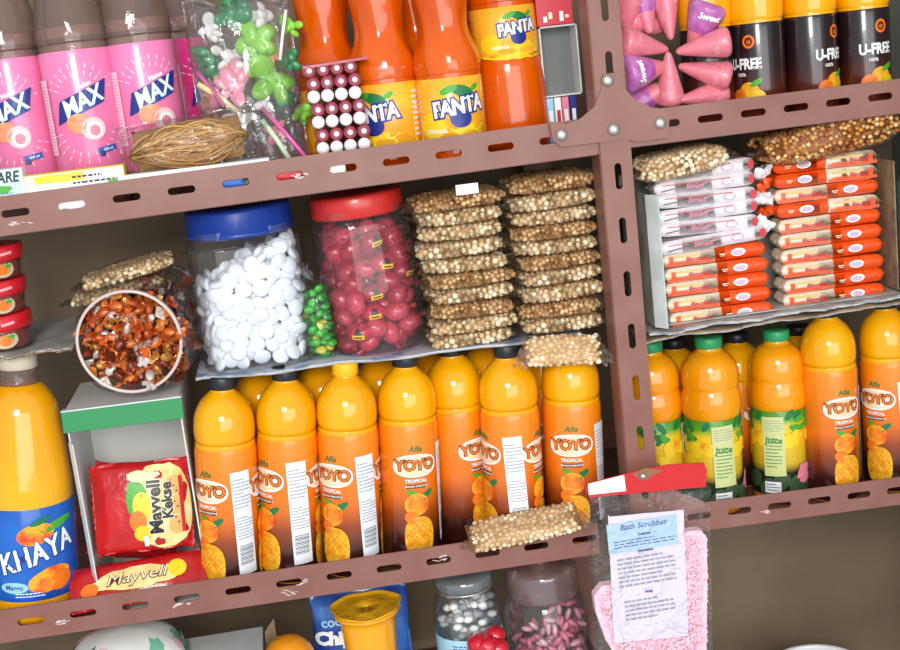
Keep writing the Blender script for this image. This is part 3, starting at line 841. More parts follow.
# ------------------------------------------------------------------ jars and sweets
def quat(lean, spin): return (Matrix.Rotation(lean, 3, 'Y') @ Matrix.Rotation(spin, 3, 'Z')).to_quaternion()
def setq(o, loc, q): o.rotation_mode = 'QUATERNION'; o.location = loc; o.rotation_quaternion = q
def scatter(inside, lo, hi, dmin, n, seed, tries=60000, have=None):
    """points inside a shape at least dmin apart"""
    rn = random.Random(seed); pts = list(have or []); cell = {}; k0 = len(pts)
    key = lambda p: tuple(int(math.floor(c/dmin)) for c in p)
    for p in pts: cell.setdefault(key(p), []).append(p)
    for _ in range(tries):
        p = tuple(rn.uniform(lo[i], hi[i]) for i in range(3))
        if not inside(p): continue
        k = key(p); ok = True
        for dx in (-1, 0, 1):
            for dy in (-1, 0, 1):
                for dz in (-1, 0, 1):
                    for q in cell.get((k[0]+dx, k[1]+dy, k[2]+dz), ()):
                        if (p[0]-q[0])**2+(p[1]-q[1])**2+(p[2]-q[2])**2 < dmin*dmin: ok = False; break
                    if not ok: break
                if not ok: break
            if not ok: break
        if ok:
            pts.append(p); cell.setdefault(k, []).append(p)
            if len(pts)-k0 >= n: break
    return pts[k0:]
def jar(name, label, prof, sq, lid, lidm, lidprof, mt=GLASS):
    r = empty(name, label, 'jar')
    mb = MB(); mb.lathe(smooth_prof(prof, 5), mt, 56, sq=sq, cap=False); o = mb.build('jar_wall', r)
    mb = MB(); mb.lathe([(.001, .0006), (prof[0][0], .0006)], mt, 40, sq=sq, cap=False); mb.build('jar_base', r)
    if lidprof:
        mb = MB(); mb.lathe(lidprof, lidm, 72, wave=lambda a, z: 1+.006*(1 if int(a/(2*pi)*72+.01) % 2 else -1)); mb.build('lid', r)
    return r
# white mints
jb = jar('mint_jar', 'squarish clear plastic jar with a dark blue lid, full of white mints',
         [(.052, 0), (.058, .003), (.0610, .012), (.0610, .122), (.0585, .134), (.0530, .141), (.0520, .144), (.0520, .150)], 4.2, None, mat('blue_lid', (26, 62, 150), .35, coat=.2),
         [(.0560, .1415), (.0582, .1425), (.0585, .1455), (.0572, .1465), (.0572, .168), (.0555, .1712), (.030, .1715), (.001, .1715)])
lj = SL1.at(259, .101); q = quat(atan2((P(237, 210, .101)-lj).x, (P(237, 210, .101)-lj).z), .12); setq(jb, lj, q)
MINT = mat('white_mint', (232, 235, 240), .45)
mb = MB(); mb.lathe([(.0004, -.0038), (.005, -.0034), (.0086, -.0024), (.0094, -.0008), (.0094, .0008), (.0086, .0024), (.005, .0034), (.0004, .0038)], MINT, 20)
mint = mb.build('mint'); tag(mint, 'round white mint inside the blue-lidded jar', 'mint', 'white mints in the jar')
def in_jar(p):
    x, y, z = p; k = (abs(x/.0525)**4+abs(y/.0525)**4)**.25
    return k < 1 and z > .008 and z < .113+.020*(x/.05)
shell = scatter(lambda p: in_jar(p) and (abs(p[0]/.0525)**4+abs(p[1]/.0525)**4)**.25 > .86 and p[1] < .035, (-.053, -.053, .008), (.053, .053, .15), .0110, 195, 5, 90000)
inner = scatter(lambda p: in_jar(p) and (abs(p[0]/.0505)**4+abs(p[1]/.0505)**4)**.25 < .82 and (p[1] < -.01 or p[2] > .096+.020*p[0]/.05), (-.051, -.051, .008), (.051, .051, .14), .0118, 105, 6, 60000)
rn = random.Random(11); Mj = Matrix.Translation(lj) @ q.to_matrix().to_4x4()
for i, p in enumerate(shell+inner):
    o = mint if i == 0 else mint.copy()
    if i: COL.objects.link(o)
    if i < len(shell):
        k = Vector((abs(p[0])**3*(1 if p[0] > 0 else -1), abs(p[1])**3*(1 if p[1] > 0 else -1), 0)).normalized()
        k = k+Vector((rn.gauss(0, .35), rn.gauss(0, .35), rn.gauss(0, .5)))
    else: k = Vector((rn.gauss(0, 1), rn.gauss(0, 1), rn.gauss(0, 1)))
    setq(o, Mj @ Vector(p), q @ k.to_track_quat('Z', 'Y'))
# red jar
jr = jar('sweet_jar', 'clear jar with red lid full of red wrapped sweets, beside the nut stack',
         [(.044, 0), (.0500, .003), (.0525, .014), (.0540, .06), (.0535, .10), (.0520, .135), (.0500, .146), (.0475, .151), (.0475, .158)], 2.6, None, mat('red_lid', (206, 44, 38), .35, coat=.25),
         [(.0490, .150), (.0505, .1515), (.0505, .171), (.0490, .1735), (.030, .1738), (.001, .1738)])
lr_ = SL1.at(379, .094); tq = P(355, 195, .094)-lr_; qr = quat(atan2(tq.x, tq.z), .2); setq(jr, lr_, qr)
RS = [mat('red_wrap_a', (196, 34, 62), .22, coat=.5, bump=.8, bscale=110), mat('red_wrap_b', (170, 24, 50), .22, coat=.5, bump=.8, bscale=90), mat('red_wrap_c', (208, 64, 84), .22, coat=.5, bump=.8, bscale=120)]
def red_sweet(mt, logo):
    mb = MB(); mb.ball((0, 0, 0), .0125, mt, 3, (1.15, 1, .85))
    for s in (-1, 1):
        vs = [(s*.012, 0, 0)]; n = 9
        for k in range(n): a = -.9+1.8*k/(n-1); vs.append((s*(.012+.010*cos(a)), .010*sin(a), .0018*(-1)**k))
        mb.raw(vs, [(0, k, k+1) if s > 0 else (0, k+1, k) for k in range(1, n)], mt, False)
    o = mb.build('red_sweet'); tag(o, 'red wrapped sweet inside the red-lidded jar', 'sweet', 'red sweets in the jar')
    if logo:
        p = Print(lambda u, v, off: Vector((u, -sqrt(max(1e-9, 1-(u/.0144)**2-(v/.0106)**2))*.0126-off, v)))
        p.ell(0, .003, .0042, .0034, BLACK, 12, wob=.25, seed=3); p.rect(.0, -.0028, .0135, .0050, YEL); p.rect(0, -.0030, .009, .0016, BLACK)
        p.build('wrapper_print', o)
    return o
rp = [red_sweet(RS[i], False) for i in range(3)]+[red_sweet(RS[i], True) for i in range(2)]
pts = scatter(lambda p: (abs(p[0]/.040)**2.6+abs(p[1]/.040)**2.6) < 1 and .012 < p[2] < .130, (-.042, -.042, .01), (.042, .042, .135), .0182, 120, 8, 40000)
rn = random.Random(4); Mr = Matrix.Translation(lr_) @ qr.to_matrix().to_4x4(); ul = set(); lc = 0
pts.sort(key=lambda p: p[1])
for i, p in enumerate(pts):
    logo = p[1] < -.022 and i % 3 == 0 and lc < 6
    pr = rp[3+(i % 2)] if logo else rp[i % 3]; lc += logo
    if pr.name in ul: o = copy_tree(pr)
    else: ul.add(pr.name); o = pr
    if logo: o['label'] = 'red sweet with a yellow and black print inside the red-lidded jar'; o['group'] = 'printed red sweets'
    setq(o, Mr @ Vector(p), qr @ (Matrix.Rotation(atan2(p[0], -p[1])*(.8 if logo else 1)+rn.gauss(0, .15 if logo else .8), 3, 'Z') @ Matrix.Rotation(rn.gauss(0, .2 if logo else 1), 3, 'Y')).to_quaternion())
# green sweets between the jars: a bag of them
gb = empty('sweet_bag', 'small clear bag of green sweets squeezed between the two lidded jars', 'sweet bag'); cg = P(319, 322, .075); gb.location = cg
rn = random.Random(5); mb = MB(); GS = [mat('green_sweet_a', (70, 190, 60), .3, coat=.4), mat('green_sweet_b', (40, 150, 50), .3, coat=.4), mat('yellow_sweet', (220, 210, 50), .3, coat=.4)]
for p in scatter(lambda p: abs(p[0]/.013)**3+abs(p[1]/.02)**3+abs(p[2]/.038)**3 < 1, (-.014, -.02, -.04), (.014, .02, .04), .0085, 70, 3, 8000):
    mb.ball(p, .0052, rn.choice(GS[:2]+GS), 2, (1.2, 1, .7), Vector((rn.gauss(0, 1), rn.gauss(0, 1), 1)).to_track_quat('Z', 'Y'))
tag(mb.build('green_sweets', gb), kind='stuff')
mb = MB(); mb.M = Matrix.Rotation(pi/2, 4, 'X'); mb.pillow(.034, .10, .050, CLEAR, 14, 24, pu=3, pv=3.4, crimp=0, wr=.05, seed=3)
for k in range(7): mb.tube([(.0, .045, 0), (rn.uniform(-.012, .0), .055, rn.uniform(-.005, .01)), (rn.uniform(-.02, .0), .068, rn.uniform(0, .01))], [.002, .002, .0005], CLEAR, 5)
mb.build('film', gb)

# tipped jar with twist-wrapped sweets, mouth facing the aisle
tj = empty('tipped_jar', 'open clear jar of sweets lying on the green carton, mouth facing forward', 'jar')
mouth = P(129, 342, .022); tj.location = mouth; tj.rotation_euler = (0, -.02, -.10)
Mt = Matrix.Translation(mouth) @ Matrix.Rotation(-.10, 4, 'Z') @ Matrix.Rotation(-.02, 4, 'Y')
mb = MB(); mb.M = Matrix.Rotation(-pi/2, 4, 'X')
mb.lathe(smooth_prof([(.0540, 0), (.0545, .004), (.0540, .010)], 4), mat('jar_rim', (214, 190, 184), .25, coat=.4), 56, cap=False)
mb.lathe([(.0520, .0), (.0540, -.0012), (.0552, .0), (.0550, .003)], MATS['jar_rim'], 56, cap=False); mb.build('jar_rim', tj)
mb = MB(); mb.M = Matrix.Rotation(-pi/2, 4, 'X')
mb.lathe([(.0535, .008)]+[(.0560, .016), (.0575, .024), (.0580, .034), (.0580, .13), (.0560, .142), (.045, .147), (.001, .148)], GLASS, 64, sq=3.6, cap=False)
mb.build('jar_wall', tj)
WR = [mat('wrap_copper', (196, 84, 34), .25, .35, coat=.3, bump=.8, bscale=120), mat('wrap_orange', (226, 120, 50), .25, .2, coat=.3, bump=.8, bscale=120), mat('wrap_brown', (120, 48, 26), .25, .3, coat=.3, bump=.8, bscale=120), mat('wrap_silver', (226, 214, 206), .2, .4, coat=.3, bump=.6, bscale=120), mat('wrap_gold', (214, 150, 70), .25, .5, coat=.3, bump=.8, bscale=120)]
def twist(mt):
    mb = MB(); mb.ball((0, 0, 0), .0055, mt, 2, (1.5, 1, .7))
    for s in (-1, 1):
        vs = [(s*.0085, 0, 0)]; n = 8
        for k in range(n): a = -.85+1.7*k/(n-1); vs.append((s*(.0075+.0125*cos(a)), .0125*sin(a), .0020*(-1)**k))
        mb.raw(vs, [(0, k, k+1) if s > 0 else (0, k+1, k) for k in range(1, n)], mt, False)
    o = mb.build('wrapped_sweet'); o.modifiers.new('thickness', 'SOLIDIFY').thickness = .0003
    return tag(o, 'small twist-wrapped copper and brown sweet inside the tipped jar', 'sweet', 'wrapped sweets in the tipped jar')
tw = [twist(m_) for m_ in WR]; tu = set(); rn = random.Random(9)
p1 = scatter(lambda p: p[0]**2+p[2]**2 < .0420**2 and p[1] < .028, (-.05, .006, -.05), (.05, .028, .05), .0105, 100, 1, 40000)
p2 = scatter(lambda p: abs(p[0])**3.6+abs(p[2])**3.6 < .043**3.6 and (abs(p[0]) > .026 or p[2] > .02), (-.05, .034, -.05), (.05, .12, .05), .0125, 120, 2, 40000)
for i, p in enumerate(p1+p2):
    k = rn.choice((0, 0, 1, 1, 2, 2, 3, 4)) if i > 4 else i; pr = tw[k]
    if pr.name in tu: o = pr.copy(); COL.objects.link(o)
    else: tu.add(pr.name); o = pr
    setq(o, Mt @ Vector(p), Vector((rn.gauss(0, 1), rn.gauss(0, 1), rn.gauss(0, 1))).to_track_quat('Z', 'Y') @ Matrix.Rotation(rn.uniform(0, 6), 3, 'Z').to_quaternion())
tag(tw[3], 'small twist-wrapped silver sweet inside the tipped jar', 'sweet', 'silver wrapped sweets in the tipped jar')

# stacked red-lidded tubs on their own bit of card
STB = Shelf((0, 359), (60, 349), Y=.02)
wavy_sheet('card_sheet', P(-70, 356, .02).x, P(72, 350, .02).x, .018, .20, Shelf((0, 359), (60, 351), Y=.02), (CARDB, CARDG), .003, 12, 'ragged brown-grey card sheet holding the red-lidded tubs above the big bottle', rag=.008, wav=.002)
def tub(label):
    r = empty('red_lidded_tub', label, 'tub', 'stacked red-lidded tubs')
    mb = MB(); mb.lathe([(.030, 0), (.0330, .001), (.0350, .018), (.0355, .022)], mat('dark_jam', (96, 34, 32), .2, coat=.5, c2=(120, 60, 54), scale=40), 44); mb.build('tub_body', r)
    mb = MB(); mb.lathe([(.0372, .0205), (.0380, .021), (.0380, .0345), (.0370, .036), (.030, .0362), (.001, .0362)], mat('tub_lid', (214, 28, 40), .3, coat=.4), 60, wave=lambda a, z: 1+.006*(1 if int(a*12) % 2 else -1)); ld = mb.build('lid', r)
    p = Print(cyl(.0345, .55, .011)); p.ell(0, 0, .013, .0085, mat('tub_oval', (196, 188, 150), .4), 20); p.ell(0, 0, .008, .006, ORG, 14, wob=.1)
    p.ell(.006, .003, .004, .002, GREEN, 10); p.build('label_print', r)
    p = Print(cyl(.0381, .55, .028)); p.rect(.004, 0, .014, .0028, mat('pale_red_print', (240, 170, 170), .4), rot=.08); p.build('lid_print', ld)
    return r
t0 = None
for i, (x, y, s) in enumerate(((5, 353, 1.0), (-1, 318, .98), (-5, 282, .96))):
    lab = ['lowest tub with dark filling in the stack of red-lidded tubs', 'middle tub with dark filling in the stack of red-lidded tubs', 'topmost tub with dark filling in the stack of red-lidded tubs'][i]
    if t0 is None: t0 = tub(lab); o = t0
    else: o = copy_tree(t0, lab)
    o.scale = (s, s, s)
    b = P(x, 353, .060) if not i else None
    z0 = STB.z(-.43)+.0040
    o.location = Vector((P(x, y, .060).x-.004, .060, z0+i*.0368)); o.rotation_euler = (0, .02*(i-1), i*.1-.1)

# ------------------------------------------------------------------ green carton with biscuit bags
gc = empty('open_carton', 'open white carton with a green top flap, holding red snack bags', 'carton')
A0 = P(72, 590, .030); A1 = P(196, 578, .030)
zb = SB.z((A0.x+A1.x)/2); xl = P(80, 500, .030).x; xr = P(192, 480, .030).x; zt = P(130, 404, .03).z
gc.location = ((xl+xr)/2, .03, zb); W = (xr-xl)/2; Hh = zt-zb
INN = mat('carton_inside', (226, 227, 221), .75, c2=(214, 214, 206), scale=10)
mb = MB(); mb.box((-W, .0, .0), (-W+.0015, .125, Hh), INN); mb.build('side_panel', gc)
mb = MB(); mb.box((W-.0015, .0, .0), (W, .125, Hh), INN); mb.build('side_panel', gc)
mb = MB(); mb.box((-W+.0015, .1235, .0), (W-.0015, .125, Hh), INN); mb.build('back_panel', gc)
mb = MB(); mb.box((-W+.0015, 0, 0), (W-.0015, .1235, .0015), INN); mb.build('bottom_panel', gc)
mb = MB(); mb.box((-W, 0, Hh), (W, .125, Hh+.0015), INN); mb.build('top_panel', gc)
mb = MB(); mb.M = Matrix.Translation((0, -.002, Hh-.0005)) @ Matrix.Rotation(-.10, 4, 'X') @ Matrix.Rotation(.015, 4, 'Y')
mb.box((-W-.003, -.0015, -.021), (W+.003, 0, .0015), mat('green_flap', (30, 136, 72), .5), .0005); mb.box((-W-.003, -.002, .0012), (W+.003, .012, .0028), CARDW, .0005); f_ = mb.build('front_flap', gc)
mb = MB(); mb.M = Matrix.Translation((-W, -.0005, 0)) @ Matrix.Rotation(.45, 4, 'Z'); mb.box((-.0013, -.012, .02), (0, 0, Hh*.86), CARDW); mb.build('torn_flap', gc)
# snack bags
RB = mat('red_bag', (206, 26, 30), .28, coat=.4, c2=(180, 16, 22), scale=26, bump=.5, bscale=60)
def bag_fn(w, h, t):
    def fn(u, v, off):
        uu = min(1, abs(u)/(w/2)/.92); vv = min(1, abs(v)/(h/2))
        return Vector((u, v, t/2*max(0, 1-uu**2.4)**.5*max(0, 1-vv**2.4)**.5+off+.0004))
    return fn
GOLD = mat('gold_print', (232, 196, 110), .35, c2=(246, 226, 160), scale=60)
def biscuit_bag(label, w, h, t, seed, vertical):
    r = empty('snack_bag', label, 'snack bag')
    mb = MB(); mb.pillow(w, h, t, RB, 40, 26, crimp=.08, wr=.05, seed=seed, teeth=1); bd = mb.build('wrapper', r)
    p = Print(bag_fn(w, h, t*1.10))
    if vertical:
        p.ell(.026, 0, .030, .046, GOLD, 30, p=3, wob=.04); p.ell(-.004, .012, .012, .020, GREEN, 16, wob=.15); p.ell(.002, .002, .011, .016, YEL, 18)
        p.ell(-.004, -.014, .010, .012, ORG, 16); p.ell(.0, -.028, .010, .009, YEL, 16)
        for k in range(3): p.ell(.040, .022-.022*k, .0095, .0105, mat('biscuit_print', (222, 172, 96), .5), 18)
        for k in range(9): p.ell(.036+.003*(k % 3), .027-.0058*k, .0012, .0012, BROWN, 6)
        p.text('Mayvell', .017, .0, .021, CREAM, .10, 0, rot=pi/2, sx=.95); p.text('Mayvell', .017, .0, .021, BLACK, .04, 0, rot=pi/2, sx=.95)
        p.text('Kekse', .031, .006, .017, CREAM, .10, 0, rot=pi/2, sx=.95); p.text('Kekse', .031, .006, .017, BLACK, .04, 0, rot=pi/2, sx=.95)
        p.rect(.003, -.037, .005, .012, WHITE); p.ell(.004, .035, .018, .006, CREAM, 14, wob=.2, seed=2)
        p.rect(.047, 0, .004, .062, RED)
    else:
        p.ell(0, 0, .046, .012, GOLD, 30, p=2.4, wob=.12, seed=4); p.text('Mayvell', .0, .001, .018, BROWN, .04, .3, rot=.03, sx=1.2); p.text('Mayvell', 0, .0015, .018, CREAM, .0, .3, rot=.03, sx=1.2)
        p.ell(.044, .004, .010, .010, YEL, 16); p.ell(-.05, -.006, .010, .008, ORG, 16)
    p.build('wrapper_print', bd)
    return r
# local +Z of the bag faces the aisle
o = biscuit_bag('red snack bag with gold picture and upright lettering leaning inside the carton', .116, .100, .030, 3, True)
o.scale = (.92, .98, 1)
setq(o, P(141, 511, .030)+Vector((0, .016, 0)), (Matrix.Rotation(.05, 3, 'Y') @ Matrix.Rotation(radians(80), 3, 'X')).to_quaternion())
o = biscuit_bag('red snack bag with curly gold lettering lying flat in front of the carton', .148, .050, .022, 5, False)
setq(o, P(138, 581, .024)+Vector((0, .0, .0)), (Matrix.Rotation(-.02, 3, 'Y') @ Matrix.Rotation(radians(46), 3, 'X')).to_quaternion())
o = biscuit_bag('plain red snack bag standing behind the others at the back of the carton', .100, .105, .028, 8, False)
setq(o, P(136, 512, .085), (Matrix.Rotation(.25, 3, 'Y') @ Matrix.Rotation(radians(84), 3, 'X')).to_quaternion())

# ------------------------------------------------------------------ right bay: box of biscuit packets
OR = mat('orange_wrap', (240, 82, 18), .3, coat=.35, bump=.35, bscale=120)
CR = mat('cream_wrap', (238, 222, 196), .3, coat=.35, bump=.35, bscale=120)
WHW = mat('white_wrap', (236, 226, 228), .3, coat=.3, bump=.5, bscale=100)
def stick_pack(kind, L=.124, h=.0158, d=.036, seed=0):
    rn = random.Random(seed); r = empty('biscuit_packet', 'x', 'biscuit packet')
    mb = MB(); base = {'co': CR, 'oc': OR, 'white': WHW}[kind]; alt = {'co': OR, 'oc': CR, 'white': WHW}[kind]
    mb.pillow(L, d, h, base, 40, 12, pu=22, pv=18, crimp=.045, wr=.04, seed=seed, teeth=1)
    k = mb.mi(alt)
    for i, f in enumerate(mb.f):
        if sum(mb.v[q].x for q in f)/len(f) > 0: mb.m[i] = k
    bd = mb.build('wrapper', r)
    p = Print(lambda u, v, off: Vector((u, -d/2-.0002-off, v)))
    so = 1 if kind == 'co' else -1
    if kind != 'white':
        cx = so*.026
        p.ell(cx, .0002, .0085, .0044, WHITE, 18); p.ell(cx, -.0004, .0062, .0030, mat('lilac_print', (206, 176, 196), .4), 16)
        p.rect(cx-.018, .0, .007, .0012, CREAM); p.rect(cx-.018, -.002, .005, .0008, CREAM)
        cx = -so*.030
        p.rect(cx-.006, .0032, .036, .0030, mat('biscuit_stick_print', (226, 190, 120), .4)); p.text('Biscolata', cx+.008, -.0008, .0068, RED, .03, .2)
        p.rect(cx, -.0052, .056, .0034, OR); p.rect(cx-.014, -.0030, .018, .0024, OR); p.rect(-so*.0505, 0, .005, .009, OR)
    else:
        p.rect(-.01, .0036, .080, .0008, RED, rot=.01); p.ell(.026, 0, .0075, .0036, mat('lilac_print', (206, 176, 196), .4), 16); p.ell(.026, 0, .005, .0024, WHITE, 14)
        p.text('Biscolata', -.012, -.0005, .0058, PINKP, .02, .2); p.rect(-.044, -.002, .016, .0009, BLACK, rot=.12); p.rect(.054, 0, .006, .009, RED)
    p.build('wrapper_print', bd)
    return r
packs = {k: stick_pack(k, seed=i) for i, k in enumerate(('co', 'oc', 'white'))}
pu_ = set()
def put_pack(kind, px, py, lab, Y=.046, rot=0.0, s=1.0, grp='biscuit packets'):
    p = packs[kind]
    if kind in pu_: o = copy_tree(p, lab)
    else: pu_.add(kind); o = p; o['label'] = lab
    o['group'] = grp
    c = P(px, py, Y-.018); o.location = (c.x, Y+random.uniform(-.002, .002), c.z); o.rotation_euler = (0, rot, random.uniform(-.03, .03)); o.scale = (s, 1, .98)
    return o
W10 = ['lowest', 'second lowest', 'third lowest', 'fourth lowest', 'fifth lowest', 'sixth lowest', 'seventh', 'eighth', 'ninth', 'tenth', 'eleventh', 'topmost']
for i in range(5):
    y = 314.5-i*14.8; x = 722-i*1.6
    put_pack('co', x, y, 'cream and orange biscuit packet, %s in the column next to the upright' % W10[i], rot=random.uniform(-.02, .02))
put_pack('white', 714, 241, 'long white packet lying across the orange ones in the column next to the upright', rot=-.045, Y=.043, s=1.02)
for i in range(5):
    y = 226-i*14.0; x = 709-i*1.0
    put_pack('white', x, y, 'white biscuit packet, %s above the long one in the column next to the upright' % ['first', 'second', 'third', 'fourth', 'fifth'][i], rot=random.uniform(-.03, .05), s=.95, grp='white biscuit packets')
kinds = ['co', 'co', 'co', 'co', 'co', 'co', 'oc', 'co', 'oc', 'oc']
for i, kd in enumerate(kinds):
    y = 296-i*14.9; x = 836-i*1.1
    put_pack(kd, x, y, '%s biscuit packet, %s in the far column of the box' % ('cream and orange' if kd == 'co' else 'orange-fronted', W10[i] if i < 9 else 'topmost'), rot=random.uniform(-.02, .02), Y=.048)
# stray ends of red and white wrappers stuffed between the columns
rn = random.Random(31)
tg = None
for k in range(5):
    mb = MB(); mb.pillow(.022, .018, .011, OR if k % 2 else WHW, 12, 8, wr=.3, seed=k)
    q = MB(); mb.M = Matrix.Identity(4); o = mb.build('wrapper_end')
    tag(o, 'crumpled orange wrapper end stuffed between the packet columns' if k % 2 else 'crumpled white wrapper end stuffed between the packet columns', 'wrapper', 'stuffed wrapper ends %s' % ('orange' if k % 2 else 'white'))
    o.location = P(767+rn.uniform(-5, 5), 172+k*13, .034+.005*(k % 2)); o.rotation_euler = (rn.uniform(-1, 1), rn.uniform(-.8, .8), rn.uniform(-.5, .5))
bc = empty('biscuit_box', 'open grey card box holding the orange and white biscuit packets', 'box')
x0 = P(648, 250, .024).x; x1 = P(896, 250, .024).x; zz0 = SR1.z(x0); zz1 = SR1.z(x1)
bc.location = ((x0+x1)/2, .024, zz0); bx = (x1-x0)/2
mb = MB(); mb.box((-bx, -.004, .002), (-bx+.0015, .10, .148), CARDG); mb.build('side_panel', bc)
mb = MB(); mb.M = Matrix.Translation((-bx, -.004, .002)) @ Matrix.Rotation(.55, 4, 'Z'); mb.box((0, -.018, .0), (.0015, 0, .146), CARDW); mb.build('front_flap', bc)
mb = MB(); mb.box((bx-.0015, -.004, zz1-zz0+.003), (bx, .10, .150), CARDB); mb.build('side_panel', bc)
mb = MB(); mb.box((-bx, .0985, .004), (bx, .10, .160), CARDG); mb.build('back_panel', bc)
mb = MB(); mb.M = Matrix.Rotation(0, 4, 'Y'); mb.box((-bx+.002, -.002, .001), (bx-.002, .098, .0024), CARDG); mb.build('bottom_panel', bc)

# pale clear bottles at the far edge
def clear_bottle(label, h, R, sh, px, Y):
    r = empty('clear_bottle', label, 'bottle'); mb = MB()
    mb.lathe(smooth_prof([(R*.6, 0), (R*.95, .002), (R, .012), (R, h*.62), (R*.9, h*.7), (R*.5, h*.86), (R*.42, h*.9), (R*.42, h*.96)]), film('grey_green_bottle', tint=(196, 206, 196), haze=.45, hc=(150, 164, 150), bump=.3, bscale=30), 40)
    mb.build('bottle_body', r); cap_mesh(R*.46, h*.93, h, mat('white_cap', (230, 230, 226), .4)).build('cap', r)
    r.location = sh.at(px, Y); return r
clear_bottle('grey-green clear bottle at the end of the middle layer beside the biscuit box', .17, .03, SR1, 926, .06)

# ------------------------------------------------------------------ pink cone sweets
CP = mat('pink_cone', (226, 120, 134), .35, coat=.4, c2=(236, 150, 160), scale=90, lohi=(.5, .7), bump=.3, bscale=160)
CPU = mat('purple_foil', (172, 78, 152), .3, coat=.4, c2=(206, 130, 190), scale=60, bump=.4, bscale=90)
CW = mat('sugar_dots', (250, 220, 224), .5)
def cone_sweet(L, R, wrapm, seed):
    r = empty('cone_sweet', 'x', 'sweet')
    mb = MB(); mb.lathe(smooth_prof([(.001, 0), (R*.25, L*.06), (R*.55, L*.35), (R*.85, L*.68), (R, L*.88), (R*.8, L*.97), (R*.3, L)]), CP, 26); b = mb.build('cone', r)
    if wrapm:
        mb = MB(); mb.lathe([(R*.62, L*.40), (R*.80, L*.58), (R*.97, L*.78), (R*1.05, L*.90), (R*.9, L*1.0), (R*.6, L*1.02)], wrapm, 26, cap=False, wave=lambda a, z: 1+.03*sin(9*a)); mb.build('foil_wrap', r)
        p = Print(lambda u, v, off: Vector(((R*.98+off)*sin(u/R), -(R*.98+off)*cos(u/R), v)))
        p.text('Sweet', 0, L*.76, .0085, WHITE, .03, .3, rot=.1); p.build('wrap_print', r)
    else:
        p = Print(lambda u, v, off: Vector(((R*v/L*1.05+.001)*sin(u), -(R*v/L*1.05+.001)*cos(u), v)))
        for k in range(9): p.ell(-.5+.25*(k % 3), L*(.35+.16*(k//3)), .08, .0011, CW, 7)
        p.build('sugar_print', r)
    return r
cp = cone_sweet(.052, .0135, None, 1); cq = cone_sweet(.048, .0165, CPU, 2)
spots = [(622+20, 47, 635+18, 47, 0, 'pink cone sweet pointing sideways at the upright, middle of the pile'),
         (671, 40, 668, 0, 0, 'pink cone sweet standing upright in the middle of the pile'),
         (676, 52, 712, 44, 0, 'pink cone sweet with wide end towards the dark bottles, middle of the pile'),
         (668, 52, 673, 98, 0, 'pink cone sweet with wide end down in the middle of the pile'),
         (678, 66, 712, 74, 0, 'pink cone sweet below the middle, wide end towards the dark bottles'),
         (680, 100, 713, 96, 0, 'lowest pink cone sweet resting on the rail by the dark bottles'),
         (626, 40, 627, 2, 0, 'pink cone sweet standing against the upright'),
         (688, 14, 712, 4, 0, 'topmost pink cone sweet next to the dark bottles'),
         (668, 66, 634, 72, 1, 'purple-wrapped cone sweet beside the upright, middle height'),
         (670, 84, 646, 100, 1, 'lowest purple-wrapped cone sweet above the bolt'),
         (690, 52, 703, 14, 1, 'purple-wrapped cone sweet next to the dark bottles'),
         (650, 34, 644, 2, 1, 'topmost purple-wrapped cone sweet beside the upright'),
         (672, 30, 640, 24, 0, 'pink cone sweet lying near the top of the pile towards the upright')]
cu = set(); yy = [.036, .05, .03, .028, .045, .030, .06, .06, .034, .036, .042, .05, .075]
for i, (x0_, y0_, x1_, y1_, kd, lab) in enumerate(spots):
    pr = (cp, cq)[kd]
    if pr.name in cu: o = copy_tree(pr, lab)
    else: cu.add(pr.name); o = pr; o['label'] = lab
    if i == 0: x0_, y0_, x1_, y1_ = 668, 50, 634, 44
    o['group'] = 'cone sweets'
    a = P(x0_, y0_, yy[i]); b = P(x1_, y1_, yy[i]); d = (b-a)
    d.y += (.012 if i % 2 else -.008); qq = d.to_track_quat('Z', 'Y')
    # keep the printed side to the aisle
    xx = d.normalized().cross(Vector((0, -1, 0))).normalized(); M3 = Matrix((xx*-1, xx.cross(d.normalized())*-1*-1, d.normalized())).transposed()
    y3 = d.normalized().cross(-xx)
    M3 = Matrix(((-xx), y3, d.normalized())).transposed()
    if M3.determinant() < 0: M3 = Matrix((xx, -y3*-1, d.normalized())).transposed()
    if (M3 @ Vector((0, -1, 0))).y > 0: M3 = M3 @ Matrix.Rotation(pi, 3, 'Z')
    setq(o, a, M3.to_quaternion())
    o.scale = (1.2, 1.2, 1.12)

# ------------------------------------------------------------------ top shelf small goods
# rubber bands in a clear bag
rb = empty('rubber_band_bag', 'clear bag packed with tan rubber bands in front of the pink drinks', 'bag'); cb = P(189, 144, .026)
rb.location = cb; rb.rotation_euler = (0, -.05, 0)
mb = MB(); rn = random.Random(6); BM = [mat('band_a', (186, 136, 62), .5), mat('band_b', (166, 114, 48), .5), mat('band_c', (204, 158, 84), .5)]
for k in range(260):
    a, b = .058*rn.uniform(.5, .97), .020*rn.uniform(.08, 1); cx, cz = rn.uniform(-.006, .006), rn.uniform(-.003, .003)
    y0 = -.018*rn.uniform(.1, 1)*(1 if k % 3 else -1); ti = rn.uniform(-.5, .5); n = 22; ph = rn.uniform(0, 6)
    pts = []
    for j in range(n):
        t = 2*pi*j/n; u = a*cos(t); v = b*sin(t)+.003*sin(3*t+ph)
        lim = max(.1, 1-abs(u/.062)**3)
        pts.append((cx+u, y0*lim**.5+ti*v*.4, (cz+v)*lim**.35))
    mb.tube(pts, .0011, BM[k % 3], 4, True)
tag(mb.build('rubber_bands', rb), kind='stuff')
mb = MB(); mb.M = Matrix.Rotation(pi/2, 4, 'X'); mb.pillow(.108, .042, .034, mat('band_core', (150, 106, 48), .6), 24, 14, pu=1.7, pv=1.6, crimp=0); mb.build('packed_core', rb)
